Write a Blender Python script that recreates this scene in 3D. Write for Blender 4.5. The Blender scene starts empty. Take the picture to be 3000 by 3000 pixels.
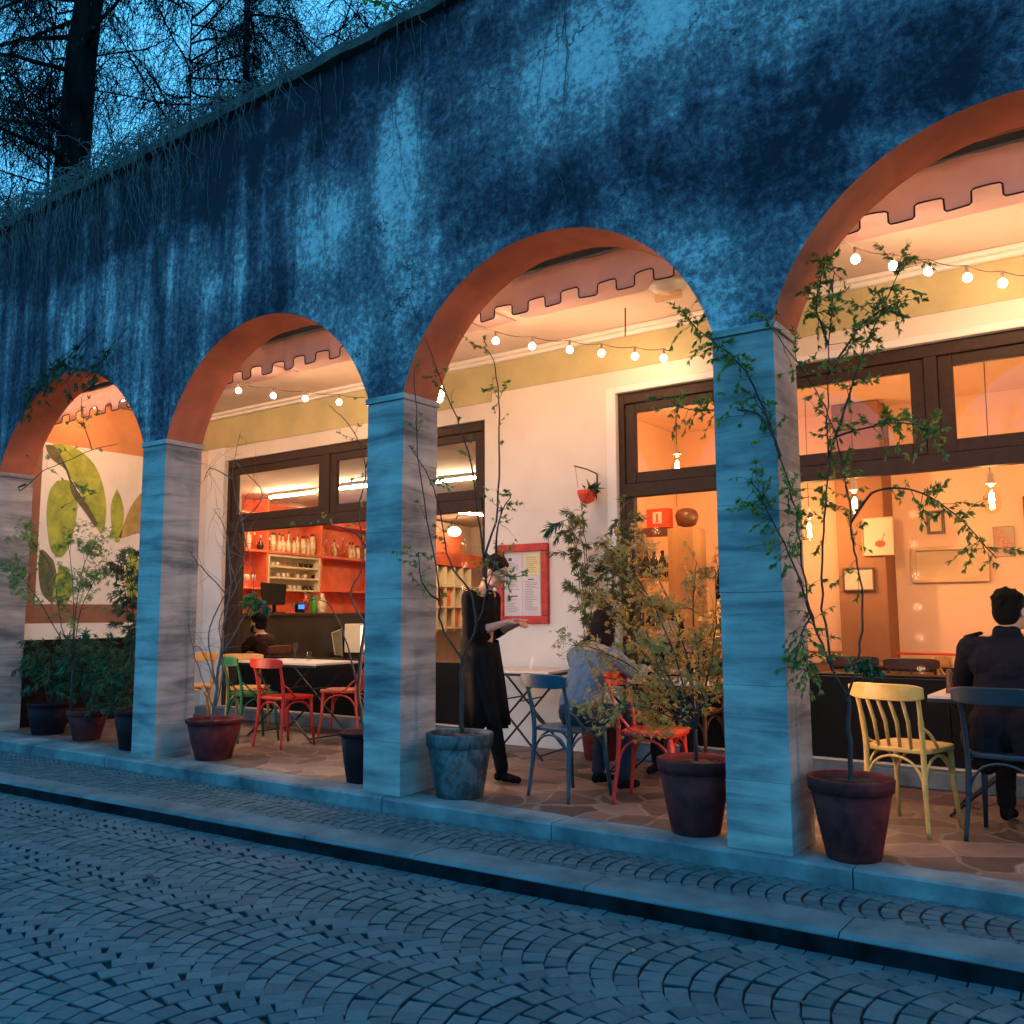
import bpy, bmesh, math, random
from math import sin, cos, pi, radians, sqrt
from mathutils import Vector, Matrix, noise
R = random.Random(7)
sc = bpy.context.scene
COL = sc.collection
# ------------------------------------------------------------ node helpers
def newmat(name):
    m = bpy.data.materials.new(name); m.use_nodes = True
    nt = m.node_tree
    return m, nt, nt.nodes['Principled BSDF']
def N(nt, typ, **kw):
    n = nt.nodes.new(typ)
    for k, v in kw.items():
        if k in n.inputs: n.inputs[k].default_value = v
        else: setattr(n, k, v)
    return n
def L(nt, a, b): nt.links.new(a, b)
def mapping(nt, scale=(1,1,1), rot=(0,0,0)):
    tc = nt.nodes.new('ShaderNodeTexCoord'); mp = nt.nodes.new('ShaderNodeMapping')
    mp.inputs['Scale'].default_value = scale; mp.inputs['Rotation'].default_value = rot
    L(nt, tc.outputs['Object'], mp.inputs['Vector']); return mp.outputs['Vector']
def noisetex(nt, vec, scale, detail=6, rough=.6, dist=0):
    n = nt.nodes.new('ShaderNodeTexNoise')
    n.inputs['Scale'].default_value = scale; n.inputs['Detail'].default_value = detail
    n.inputs['Roughness'].default_value = rough; n.inputs['Distortion'].default_value = dist
    L(nt, vec, n.inputs['Vector']); return n.outputs['Fac']
def ramp(nt, fac, stops):
    r = nt.nodes.new('ShaderNodeValToRGB'); el = r.color_ramp.elements
    while len(el) < len(stops): el.new(.5)
    for e, (p, c) in zip(el, stops):
        e.position = p; e.color = (c[0], c[1], c[2], 1) if not isinstance(c, (int, float)) else (c, c, c, 1)
    L(nt, fac, r.inputs['Fac']); return r.outputs['Color']
def mth(nt, op, a, b=None, c=None, clamp=False):
    n = nt.nodes.new('ShaderNodeMath'); n.operation = op; n.use_clamp = clamp
    for i, v in enumerate((a, b, c)):
        if v is None: continue
        if isinstance(v, (int, float)): n.inputs[i].default_value = v
        else: L(nt, v, n.inputs[i])
    return n.outputs[0]
def mixc(nt, fac, a, b, mode='MIX'):
    n = nt.nodes.new('ShaderNodeMix'); n.data_type = 'RGBA'; n.blend_type = mode
    if isinstance(fac, (int, float)): n.inputs[0].default_value = fac
    else: L(nt, fac, n.inputs[0])
    for i, v in ((6, a), (7, b)):
        if isinstance(v, tuple): n.inputs[i].default_value = (v[0], v[1], v[2], 1)
        else: L(nt, v, n.inputs[i])
    return n.outputs[2]
def bump(nt, bs, h, strength=.3, dist=.01):
    b = nt.nodes.new('ShaderNodeBump'); b.inputs['Strength'].default_value = strength
    b.inputs['Distance'].default_value = dist
    L(nt, h, b.inputs['Height']); L(nt, b.outputs['Normal'], bs.inputs['Normal'])
def sm(name, col, rough=.6, var=.15, scale=8, bmp=.15, bdist=.004, metal=0, spec=.5, col2=None, stretch=(1,1,1)):
    """plain surface with mottled colour and a fine bump"""
    m, nt, bs = newmat(name)
    v = mapping(nt, stretch)
    f = noisetex(nt, v, scale)
    c2 = col2 or tuple(max(0, c*(1-var*2.2)) for c in col); c1 = tuple(min(1, c*(1+var*.6)) for c in col)
    L(nt, ramp(nt, f, [(.3, c2), (.68, c1)]), bs.inputs['Base Color'])
    bs.inputs['Roughness'].default_value = rough; bs.inputs['Metallic'].default_value = metal
    bs.inputs['Specular IOR Level'].default_value = spec
    if bmp: bump(nt, bs, noisetex(nt, v, scale*6, 4), bmp, bdist)
    return m
def emis(name, col, st):
    m, nt, bs = newmat(name)
    bs.inputs['Base Color'].default_value = (*col, 1)
    bs.inputs['Emission Color'].default_value = (*col, 1); bs.inputs['Emission Strength'].default_value = st
    return m
M = {}
# ------------------------------------------------------------ weathered street wall
def wall_mat():
    m, nt, bs = newmat('weathered_plaster')
    tc = nt.nodes.new('ShaderNodeTexCoord'); P = tc.outputs['Object']
    sep = nt.nodes.new('ShaderNodeSeparateXYZ'); L(nt, P, sep.inputs[0])
    X, Z = sep.outputs['X'], sep.outputs['Z']
    big = noisetex(nt, P, .75, 7, .62, .35)
    mid = noisetex(nt, P, 2.6, 9, .7, .3)
    fine = noisetex(nt, P, 19, 8, .78, .15)
    vs = nt.nodes.new('ShaderNodeMapping'); vs.inputs['Scale'].default_value = (2.6, 1, .28); L(nt, P, vs.inputs['Vector'])
    streak = noisetex(nt, vs.outputs['Vector'], 1.5, 7, .65, .2)
    # streak weight: grows to the left of the facade
    left = nt.nodes.new('ShaderNodeMapRange'); left.interpolation_type = 'SMOOTHSTEP'
    L(nt, X, left.inputs['Value']); left.inputs['From Min'].default_value = -4; left.inputs['From Max'].default_value = -7
    lw = left.outputs['Result']
    a = mth(nt, 'MULTIPLY_ADD', mth(nt, 'SUBTRACT', big, .5), 1.1, .5)
    a = mth(nt, 'ADD', a, mth(nt, 'MULTIPLY', mth(nt, 'SUBTRACT', mid, .5), 1.15))
    a = mth(nt, 'ADD', a, mth(nt, 'MULTIPLY', mth(nt, 'MULTIPLY', mth(nt, 'SUBTRACT', streak, .53), 2.2), mth(nt, 'MULTIPLY_ADD', lw, .9, .25)))
    a = mth(nt, 'SUBTRACT', a, mth(nt, 'MULTIPLY', lw, .07))
    def blob(x, z, rx, rz, amt):
        s = nt.nodes.new('ShaderNodeCombineXYZ')
        L(nt, mth(nt, 'DIVIDE', mth(nt, 'SUBTRACT', X, x), rx), s.inputs[0]); L(nt, mth(nt, 'DIVIDE', mth(nt, 'SUBTRACT', Z, z), rz), s.inputs[1])
        l = nt.nodes.new('ShaderNodeVectorMath'); l.operation = 'LENGTH'; L(nt, s.outputs[0], l.inputs[0])
        d = mth(nt, 'ADD', l.outputs['Value'], mth(nt, 'MULTIPLY', mth(nt, 'SUBTRACT', mid, .5), 1.6))
        r = nt.nodes.new('ShaderNodeMapRange'); r.interpolation_type = 'SMOOTHERSTEP'; L(nt, d, r.inputs['Value'])
        r.inputs['From Min'].default_value = .25; r.inputs['From Max'].default_value = 1.35
        r.inputs['To Min'].default_value = amt; r.inputs['To Max'].default_value = 0
        return r.outputs['Result']
    blobs = [(-4.4, 4.55, .30, .8, .50), (-2.6, 4.95, 1.0, .38, .42), (-2.95, 4.55, .5, .4, .30), (-5.25, 4.35, .45, .5, .38), (-6.4, 4.2, .5, .5, .28),
             (-7.25, 4.25, .35, .55, .25), (-8.4, 4.4, .6, .5, .2), (-2.1, 3.1, .55, .5, .30), (-5.1, 3.3, .5, .5, .22), (-7.9, 3.3, .4, .6, .12),
             (-1.75, 3.85, .75, .42, -.46), (-.9, 4.05, .9, .32, -.42), (-3.3, 4.05, 1.0, .28, -.30), (-2.6, 3.95, .6, .3, -.25),
             (-3.75, 5.25, .9, .45, -.30), (-6.6, 5.25, 2.2, .55, -.55), (-9.6, 5.25, 1.8, .6, -.55), (-5.0, 5.5, 1.5, .35, -.35), (-6.05, 3.85, .7, .35, -.25), (-1.0, 4.75, .7, .3, .2)]
    for b in [(q[0], q[1], q[2], q[3], q[4]*(.85 if q[4] > 0 else .66)) for q in blobs]: a = mth(nt, 'ADD', a, blob(*b))
    # mould specks where the plaster is already dirty
    sp = nt.nodes.new('ShaderNodeMapRange'); L(nt, fine, sp.inputs['Value'])
    sp.inputs['From Min'].default_value = .40; sp.inputs['From Max'].default_value = .60; sp.inputs['To Min'].default_value = -.25; sp.inputs['To Max'].default_value = .13
    a = mth(nt, 'ADD', a, sp.outputs['Result'])
    a = mth(nt, 'MULTIPLY_ADD', a, .80, .10)
    a = mth(nt, 'ADD', a, mth(nt, 'MULTIPLY', mth(nt, 'SUBTRACT', noisetex(nt, P, 8.5, 10, .8, .15), .5), .50))
    c = ramp(nt, a, [(.02, (.016, .016, .026)), (.22, (.042, .042, .062)), (.42, (.10, .10, .125)), (.60, (.20, .205, .22)), (.76, (.43, .45, .45)), (1.0, (.60, .60, .58))])
    crack = nt.nodes.new('ShaderNodeTexVoronoi'); crack.feature = 'DISTANCE_TO_EDGE'; crack.inputs['Scale'].default_value = .55
    wv = nt.nodes.new('ShaderNodeVectorMath'); wv.operation = 'ADD'
    nn = nt.nodes.new('ShaderNodeTexNoise'); nn.inputs['Scale'].default_value = 2.2; nn.inputs['Detail'].default_value = 8; L(nt, P, nn.inputs['Vector'])
    L(nt, P, wv.inputs[0]); L(nt, nn.outputs['Color'], wv.inputs[1]); L(nt, wv.outputs[0], crack.inputs['Vector'])
    ck = mth(nt, 'MULTIPLY', mth(nt, 'LESS_THAN', crack.outputs['Distance'], .004), mth(nt, 'GREATER_THAN', mid, .52))
    c = mixc(nt, mth(nt, 'MULTIPLY', ck, .75), c, (.02, .02, .022))
    L(nt, c, bs.inputs['Base Color']); bs.inputs['Roughness'].default_value = .92
    bs.inputs['Specular IOR Level'].default_value = .2
    h = mth(nt, 'ADD', mth(nt, 'MULTIPLY', fine, .5), mth(nt, 'MULTIPLY', noisetex(nt, P, 60, 4), .5))
    bump(nt, bs, h, .55, .012)
    return m
M['wall'] = wall_mat()
def travertine():
    m, nt, bs = newmat('travertine')
    v = mapping(nt, (.8, .8, 6)); f = noisetex(nt, v, 1.3, 8, .62, .6)
    v2 = mapping(nt, (1, 1, 1.6)); g = noisetex(nt, v2, 1.7, 6, .6)
    c = ramp(nt, mth(nt, 'ADD', mth(nt, 'MULTIPLY', f, .62), mth(nt, 'MULTIPLY', g, .38)), [(.32, (.05, .055, .062)), (.42, (.15, .15, .15)), (.52, (.32, .29, .265)), (.68, (.52, .47, .43))])
    oi = nt.nodes.new('ShaderNodeObjectInfo')
    L(nt, c, bs.inputs['Base Color']); bs.inputs['Roughness'].default_value = .62
    pits = noisetex(nt, mapping(nt, (6, 6, 22)), 3, 6, .7)
    bump(nt, bs, ramp(nt, pits, [(.36, 0), (.46, 1)]), .35, .004)
    return m
M['trav'] = travertine()
def stone_mat(name, cols, scale=11):
    m, nt, bs = newmat(name)
    tc = nt.nodes.new('ShaderNodeTexCoord'); P = tc.outputs['Object']
    at = nt.nodes.new('ShaderNodeAttribute'); at.attribute_name = 'tone'
    n = noisetex(nt, P, 30, 6, .7); g = noisetex(nt, P, .8, 5)
    f = mth(nt, 'ADD', mth(nt, 'MULTIPLY_ADD', at.outputs['Fac'], .26, .1), mth(nt, 'ADD', mth(nt, 'MULTIPLY', n, .4), mth(nt, 'MULTIPLY', g, .35)))
    L(nt, ramp(nt, f, cols), bs.inputs['Base Color']); bs.inputs['Roughness'].default_value = .75; bs.inputs['Specular IOR Level'].default_value = .25
    bump(nt, bs, noisetex(nt, P, 90, 5, .7), .5, .006)
    return m
M['cobble'] = stone_mat('porphyry_cobble', [(.0, (.004, .006, .008)), (.24, (.018, .038, .046)), (.5, (.036, .076, .090)), (.72, (.062, .112, .126)), (.95, (.13, .135, .14))])
M['joint'] = sm('dark_joint_sand', (.010, .011, .012), .95, .3, 40)
M['ground'] = sm('asphalt_far', (.06, .06, .062), .9, .3, 6)
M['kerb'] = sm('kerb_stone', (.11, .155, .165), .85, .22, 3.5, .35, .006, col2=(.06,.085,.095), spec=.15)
M['step'] = sm('step_stone', (.19, .22, .22), .8, .3, 2.4, .5, .008, col2=(.05,.06,.068), spec=.2)
def floor_mat():
    m, nt, bs = newmat('crazy_paving')
    tc = nt.nodes.new('ShaderNodeTexCoord'); P = tc.outputs['Object']
    nz = nt.nodes.new('ShaderNodeTexNoise'); nz.inputs['Scale'].default_value = 1.8; nz.inputs['Detail'].default_value = 4; L(nt, P, nz.inputs['Vector'])
    ad = nt.nodes.new('ShaderNodeVectorMath'); ad.operation = 'MULTIPLY_ADD'; ad.inputs[1].default_value = (.35, .35, 0)
    L(nt, nz.outputs['Color'], ad.inputs[0]); L(nt, P, ad.inputs[2])
    v = nt.nodes.new('ShaderNodeTexVoronoi'); v.inputs['Scale'].default_value = 3.4; L(nt, ad.outputs[0], v.inputs['Vector'])
    e = nt.nodes.new('ShaderNodeTexVoronoi'); e.feature = 'DISTANCE_TO_EDGE'; e.inputs['Scale'].default_value = 3.4; L(nt, ad.outputs[0], e.inputs['Vector'])
    hs = nt.nodes.new('ShaderNodeSeparateColor'); L(nt, v.outputs['Color'], hs.inputs[0])
    n = noisetex(nt, P, 14, 7, .7); n2 = noisetex(nt, P, 1.2, 5)
    f = mth(nt, 'ADD', mth(nt, 'MULTIPLY', hs.outputs[0], .45), mth(nt, 'ADD', mth(nt, 'MULTIPLY', n, .35), mth(nt, 'MULTIPLY', n2, .25)))
    c = ramp(nt, f, [(.22, (.030, .017, .014)), (.45, (.085, .048, .038)), (.65, (.14, .086, .070)), (.9, (.22, .155, .13))])
    j = ramp(nt, mth(nt, 'ADD', e.outputs['Distance'], mth(nt, 'MULTIPLY', mth(nt, 'SUBTRACT', n, .5), .05)), [(.0, 1.), (.025, 1.), (.045, 0.)])
    c = mixc(nt, mth(nt, 'MULTIPLY', j, .4), c, (.26, .20, .17))
    L(nt, c, bs.inputs['Base Color']); bs.inputs['Roughness'].default_value = .62
    bump(nt, bs, mth(nt, 'SUBTRACT', n, j), .35, .006)
    return m
M['floor'] = floor_mat()
M['soffit'] = sm('orange_soffit_plaster', (.50, .145, .07), .85, .14, 3, .3, .006)
M['ceil'] = sm('cream_ceiling', (.64, .50, .39), .9, .05, 1.5, .1)
M['cream'] = sm('cream_wall', (.76, .68, .57), .85, .05, 1.2, .2, .004)
M['olive'] = sm('olive_band', (.52, .47, .24), .85, .1, 2, .1)
M['white'] = sm('white_trim', (.84, .80, .72), .7, .05, 2, .08)
M['brown'] = sm('brown_window_frame', (.052, .030, .019), .55, .12, 20, .1, spec=.2)
M['panel'] = sm('dark_parapet_panel', (.009, .007, .006), .6, .1, 10, .05, spec=.12)
M['orange_wall'] = sm('orange_end_wall', (.68, .30, .12), .85, .1, 2.5, .2)
M['browntrim'] = sm('russet_trim', (.30, .13, .08), .8, .1, 4, .1)
M['peach'] = sm('peach_room_wall', (.86, .55, .36), .9, .04, 1, .05)
M['pillar_in'] = sm('umber_pillar', (.30, .13, .06), .85, .08, 2, .1)
M['roomfloor'] = sm('room_floor', (.10, .06, .04), .5, .2, 3)
M['darkwall'] = sm('bar_room_wall', (.62, .48, .36), .9, .08, 2)
M['fabric'] = sm('pale_awning_fabric', (.50, .36, .33), .9, .10, 3, .2, .003)
def fabric():
    m, nt, bs = newmat('pale_awning_fabric'); v = mapping(nt); c = ramp(nt, noisetex(nt, v, 3), [(.3, (.78,.58,.55)), (.7, (.88,.70,.66))])
    L(nt, c, bs.inputs['Base Color']); bs.inputs['Roughness'].default_value = .9
    tr = nt.nodes.new('ShaderNodeBsdfTranslucent'); L(nt, c, tr.inputs['Color']); mx = nt.nodes.new('ShaderNodeMixShader'); mx.inputs[0].default_value = .6
    L(nt, bs.outputs[0], mx.inputs[1]); L(nt, tr.outputs[0], mx.inputs[2]); L(nt, mx.outputs[0], nt.nodes['Material Output'].inputs['Surface']); return m
M['fabric'] = fabric()
M['rail'] = sm('grey_awning_rail', (.16, .19, .21), .4, .1, 5, .05, metal=.4)
M['blackedge'] = sm('black_piping', (.01, .01, .01), .6, 0, 5, 0)
M['terra'] = sm('terracotta', (.15, .022, .020), .85, .25, 7, .35, .004, col2=(.04,.008,.010), spec=.15)
def oldpot():
    m, nt, bs = newmat('weathered_terracotta'); v = mapping(nt, (1, 1, .6)); f = noisetex(nt, v, 5.5, 9, .72, .4)
    L(nt, ramp(nt, f, [(.34, (.022, .026, .03)), (.48, (.05, .06, .065)), (.58, (.11, .135, .14)), (.63, (.10, .07, .065)), (.72, (.20, .05, .04))]), bs.inputs['Base Color'])
    bs.inputs['Roughness'].default_value = .9; bs.inputs['Specular IOR Level'].default_value = .15; bump(nt, bs, noisetex(nt, v, 30, 5), .4, .004); return m
M['terraold'] = oldpot()
M['terradark'] = sm('dark_plastic_pot', (.03, .008, .011), .7, .2, 6, .2, spec=.12)
M['soil'] = sm('soil', (.035, .02, .014), .95, .3, 30, .8, .02)
M['bark'] = sm('grey_brown_bark', (.055, .036, .03), .85, .3, 30, .6, .006, stretch=(1,1,.25))
M['barkpale'] = sm('pale_vine_bark', (.17, .12, .095), .85, .25, 30, .5, .005, stretch=(1,1,.25))
M['cedarbark'] = sm('cedar_bark', (.012, .010, .010), 1, .4, 5, .6, .05, stretch=(1,1,.2), spec=.02)
M['creeper'] = sm('dry_creeper', (.13, .12, .115), .9, .35, 12, 0)
def leafm(name, c, c2, trans=.35):
    m, nt, bs = newmat(name)
    at = nt.nodes.new('ShaderNodeAttribute'); at.attribute_name = 'tone'
    col = ramp(nt, at.outputs['Fac'], [(0, c2), (1, c)])
    L(nt, col, bs.inputs['Base Color']); bs.inputs['Roughness'].default_value = .5
    tr = nt.nodes.new('ShaderNodeBsdfTranslucent'); L(nt, col, tr.inputs['Color'])
    mx = nt.nodes.new('ShaderNodeMixShader'); mx.inputs[0].default_value = trans
    L(nt, bs.outputs[0], mx.inputs[1]); L(nt, tr.outputs[0], mx.inputs[2])
    L(nt, mx.outputs[0], nt.nodes['Material Output'].inputs['Surface'])
    return m
M['leaf'] = leafm('spring_leaf', (.32, .42, .08), (.08, .17, .035), .5)
M['maple'] = leafm('maple_leaf', (.74, .48, .13), (.26, .20, .05), .5)
M['bamboo'] = leafm('bamboo_leaf', (.17, .19, .06), (.04, .065, .02))
M['laurel'] = leafm('laurel_leaf', (.05, .14, .04), (.012, .045, .015), .2)
M['needle'] = leafm('cedar_needles', (.02, .028, .022), (.006, .010, .009), .1)
M['petal'] = leafm('flower_petal', (.75, .05, .03), (.5, .02, .02), .3)
def paint(name, c): 
    return sm(name, c, .42, .12, 14, .12, .002)
M['yellow'] = paint('mustard_paint', (.62, .38, .10)); M['yellow2'] = paint('orange_yellow_paint', (.68, .36, .10))
M['red'] = paint('red_paint', (.50, .02, .012)); M['orangered'] = paint('orange_red_paint', (.70, .065, .02)); M['green'] = paint('green_paint', (.015, .11, .045))
M['blue'] = paint('blue_paint', (.018, .055, .085)); M['darkblue'] = paint('dark_blue_paint', (.008, .022, .036)); M['chairbrown'] = paint('dark_wood', (.13, .045, .022))
M['blackmetal'] = sm('black_metal', (.012, .011, .011), .45, .1, 20, .05, metal=.3)
M['tabletop'] = sm('pale_table_top', (.62, .56, .48), .4, .08, 5, .05)
M['redframe'] = sm('red_painted_frame', (.55, .035, .012), .5, .2, 14, .5, .006)
M['paper'] = sm('menu_paper', (.66, .58, .53), .8, .03, 4, 0)
M['paperyellow'] = sm('yellow_paper', (.75, .62, .30), .8, .05, 4, 0)
M['oldpaper'] = sm('toned_paper', (.56, .42, .30), .85, .05, 4, 0); M['ink'] = sm('printed_ink', (.06, .05, .05), .8, 0, 4, 0)
M['redink'] = sm('red_print', (.75, .07, .03), .8, .05, 4, 0)
M['wood'] = sm('light_wood', (.55, .30, .13), .55, .15, 5, .1, stretch=(1,1,.2))
M['palewood'] = sm('pale_tray_wood', (.72, .48, .27), .6, .1, 5, .1, stretch=(.3,1,1))
M['shelfred'] = sm('red_shelving', (.86, .19, .08), .6, .15, 3, .1)
M['shelfcream'] = sm('cream_shelving', (.80, .68, .46), .6, .08, 3, .05)
M['counter'] = sm('dark_counter', (.035, .026, .018), .35, .2, 2, .05)
M['skin'] = sm('skin', (.50, .27, .19), .55, .08, 20, .05)
M['hair'] = sm('dark_hair', (.006, .004, .003), .75, .3, 90, .9, .01, stretch=(4,4,.5), spec=.15); M['hairbrown'] = sm('dark_brown_hair', (.016, .007, .005), .7, .3, 90, .9, .01, stretch=(4,4,.5), spec=.2)
M['black'] = sm('black_cloth', (.009, .008, .009), .9, .2, 30, .3, .003, spec=.1)
M['shirt'] = sm('blue_grey_cloth', (.12, .16, .21), .9, .12, 20, .35, .004)
M['denim'] = sm('dark_denim', (.02, .035, .055), .9, .15, 30, .3, .003, spec=.1)
M['navy'] = sm('navy_coat_cloth', (.012, .010, .014), .85, .15, 30, .3, .003, spec=.1)
M['brownshirt'] = sm('dark_brown_cloth', (.035, .014, .01), .9, .15, 30, .3, .003, spec=.1)
M['eyewhite'] = sm('eye', (.5, .45, .4), .2, 0, 5, 0); M['lip'] = sm('lip', (.38, .13, .10), .5, 0, 5, 0)
M['muralbg'] = sm('mural_cream', (.88, .82, .70), .85, .05, 2, .1)
def leafpaint(n, a, b): return sm(n, a, .8, .2, 7, .05, col2=b)
M['mural_a'] = leafpaint('painted_leaf_light', (.42, .46, .06), (.20, .27, .04)); M['mural_b'] = leafpaint('painted_leaf_dark', (.16, .15, .06), (.10, .09, .045)); M['mural_c'] = leafpaint('painted_leaf_ochre', (.50, .36, .12), (.36, .26, .08))
def glassy(name, tint=(1,1,1), refl=.10, rim=.5):
    m, nt, bs = newmat(name)
    tr = nt.nodes.new('ShaderNodeBsdfTransparent'); tr.inputs['Color'].default_value = (*tint, 1)
    gl = nt.nodes.new('ShaderNodeBsdfGlossy'); gl.inputs['Roughness'].default_value = .03
    fr = nt.nodes.new('ShaderNodeLayerWeight'); fr.inputs['Blend'].default_value = .5
    mx = nt.nodes.new('ShaderNodeMixShader'); L(nt, mth(nt, 'MULTIPLY_ADD', mth(nt, 'POWER', fr.outputs['Facing'], 5), rim, refl*.5, clamp=True), mx.inputs[0])
    L(nt, tr.outputs[0], mx.inputs[1]); L(nt, gl.outputs[0], mx.inputs[2])
    L(nt, mx.outputs[0], nt.nodes['Material Output'].inputs['Surface']); return m
M['pane'] = glassy('window_glass', (.97,.97,.96), .05); M['paneclear'] = glassy('coated_glass', (.98,.98,.97), .003, .12); M['globe'] = glassy('lamp_globe_glass', (1, .93, .8), .05)
M['bottleclear'] = glassy('clear_bottle_glass', (.95, .85, .7), .12)
M['bottlepale'] = sm('pale_bottle', (.82, .66, .42), .2, .2, 18, 0); M['bottledark'] = sm('dark_bottle', (.03, .025, .012), .12, .1, 20, 0)
M['bottlegreen'] = sm('green_bottle', (.05, .30, .04), .15, .1, 20, 0); M['bottlered'] = sm('red_bottle', (.65, .05, .03), .2, .1, 20, 0)
M['bulb'] = emis('warm_bulb_glow', (1, .59, .34), 72); M['tube'] = emis('fluorescent_glow', (1, .66, .38), 165)
M['filament'] = emis('filament_glow', (1, .60, .28), 640); M['screen'] = emis('blue_screen', (.02, .12, 1), 1.6); M['lampshade'] = emis('lit_paper_lantern', (1, .62, .32), 3.0)
M['socket'] = sm('bulb_socket', (.25, .20, .15), .5, .1, 10, 0); M['ceramic'] = sm('ceramic', (.75, .68, .58), .3, .05, 10, 0)
M['wire'] = sm('cable', (.10, .06, .04), .6, .1, 10, 0); M['iron'] = sm('rusty_iron', (.08, .04, .03), .6, .2, 20, .1)

# ------------------------------------------------------------ mesh builder
class MB:
    def __init__(s): s.v = []; s.f = []; s.t = []
    def add(s, vs, fs, tone=None):
        b = len(s.v); s.v += [tuple(v) for v in vs]; s.f += [tuple(i+b for i in f) for f in fs]
        if tone is None: tone = .5
        s.t += [tone]*len(fs)
    def box(s, x0, x1, y0, y1, z0, z1, tone=None):
        s.add([(x0,y0,z0),(x1,y0,z0),(x1,y1,z0),(x0,y1,z0),(x0,y0,z1),(x1,y0,z1),(x1,y1,z1),(x0,y1,z1)],
              [(0,3,2,1),(4,5,6,7),(0,1,5,4),(1,2,6,5),(2,3,7,6),(3,0,4,7)], tone); return s
    def tube(s, pts, r, n=6, caps=True, tone=None):
        pts = [Vector(p) for p in pts]; k = len(pts)
        rs = r if isinstance(r, (list, tuple)) else [r]*k
        vs = []; prev = None
        for i, p in enumerate(pts):
            d = (pts[min(i+1, k-1)] - pts[max(i-1, 0)])
            if d.length < 1e-9: d = Vector((0,0,1))
            d.normalize()
            if prev is None:
                a = Vector((0,0,1)) if abs(d.z) < .9 else Vector((1,0,0)); u = d.cross(a).normalized()
            else:
                u = (prev - d*prev.dot(d)); u = u.normalized() if u.length > 1e-6 else d.orthogonal().normalized()
            prev = u; w = d.cross(u)
            for j in range(n):
                t = 2*pi*j/n; vs.append(p + (u*cos(t) + w*sin(t))*rs[i])
        fs = [(i*n+j, i*n+(j+1)%n, (i+1)*n+(j+1)%n, (i+1)*n+j) for i in range(k-1) for j in range(n)]
        if caps: fs += [tuple(range(n-1, -1, -1)), tuple((k-1)*n+j for j in range(n))]
        s.add(vs, fs, tone); return s
    def lathe(s, prof, c=(0,0,0), n=24, cap=True, tone=None):
        vs = []; 
        for r, z in prof:
            for j in range(n):
                t = 2*pi*j/n; vs.append((c[0]+r*cos(t), c[1]+r*sin(t), c[2]+z))
        k = len(prof); fs = [(i*n+j, i*n+(j+1)%n, (i+1)*n+(j+1)%n, (i+1)*n+j) for i in range(k-1) for j in range(n)]
        if cap: fs += [tuple(range(n-1, -1, -1)), tuple((k-1)*n+j for j in range(n))]
        s.add(vs, fs, tone); return s
    def ball(s, c, r, n=10, m=7, sc=(1,1,1), tone=None):
        prof = [(max(1e-4, r*sin(pi*i/m)), -r*cos(pi*i/m)) for i in range(m+1)]
        vs = []
        for a, z in prof:
            for j in range(n):
                t = 2*pi*j/n; vs.append((c[0]+a*cos(t)*sc[0], c[1]+a*sin(t)*sc[1], c[2]+z*sc[2]))
        fs = [(i*n+j, i*n+(j+1)%n, (i+1)*n+(j+1)%n, (i+1)*n+j) for i in range(m) for j in range(n)]
        s.add(vs, fs, tone); return s
    def prism(s, poly, o, u, w, th, tone=None):
        """polygon in the plane o + a*u + b*w, extruded by th along u x w"""
        o = Vector(o); u = Vector(u); w = Vector(w); nn = u.cross(w).normalized()*th
        n = len(poly); a = [o+u*x+w*y for x, y in poly]
        s.add(a + [p+nn for p in a], [tuple(range(n-1,-1,-1)), tuple(range(n, 2*n))] + [(i, (i+1)%n, n+(i+1)%n, n+i) for i in range(n)], tone); return s
    def leaf(s, p, d, side, l, w, tone, fold=.25):
        p = Vector(p); d = Vector(d).normalized(); side = Vector(side); side = (side - d*side.dot(d))
        side = side.normalized() if side.length > 1e-5 else d.orthogonal().normalized()
        nn = d.cross(side); m = p + d*l*.45
        s.add([p, m+side*w/2+nn*w*fold, p+d*l-nn*l*.12, m-side*w/2+nn*w*fold], [(0,1,2),(0,2,3)], tone)
    def build(s, name, mat, parent=None, smooth=False, bevel=0, tones=False, loc=None, rotz=0):
        me = bpy.data.meshes.new(name); me.from_pydata(s.v, [], s.f)
        me.validate(); 
        if tones:
            at = me.attributes.new('tone', 'FLOAT', 'FACE')
            if len(s.t) == len(me.polygons): at.data.foreach_set('value', s.t)
        if isinstance(mat, str): mat = M[mat]
        me.materials.append(mat)
        if smooth: me.polygons.foreach_set('use_smooth', [True]*len(me.polygons))
        me.update()
        o = bpy.data.objects.new(name, me); COL.objects.link(o)
        if parent: o.parent = parent
        if loc is not None: o.location = loc
        if rotz: o.rotation_euler.z = rotz
        if bevel:
            b = o.modifiers.new('bevel', 'BEVEL'); b.width = bevel; b.segments = 2; b.limit_method = 'ANGLE'; b.harden_normals = False
        return o
def tag(o, label, cat, group=None):
    o['label'] = label; o['category'] = cat
    if group: o['group'] = group
    return o
def thing(name, label, cat, loc=(0,0,0), rotz=0, group=None):
    o = bpy.data.objects.new(name, None); COL.objects.link(o); o.empty_display_size = .1
    o.location = loc; o.rotation_euler = (0, 0, rotz); return tag(o, label, cat, group)
def struct(o): o['kind'] = 'structure'; return o
def smooth_line(pts, k=4):
    """Catmull-Rom resample"""
    P = [Vector(p) for p in pts]
    if len(P) < 3: return P
    out = []
    for i in range(len(P)-1):
        a, b, c, d = P[max(i-1,0)], P[i], P[i+1], P[min(i+2, len(P)-1)]
        for j in range(k):
            t = j/k; out.append(.5*((2*b)+(c-a)*t+(2*a-5*b+4*c-d)*t*t+(3*b-a-3*c+d)*t**3))
    return out+[P[-1]]

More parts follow.
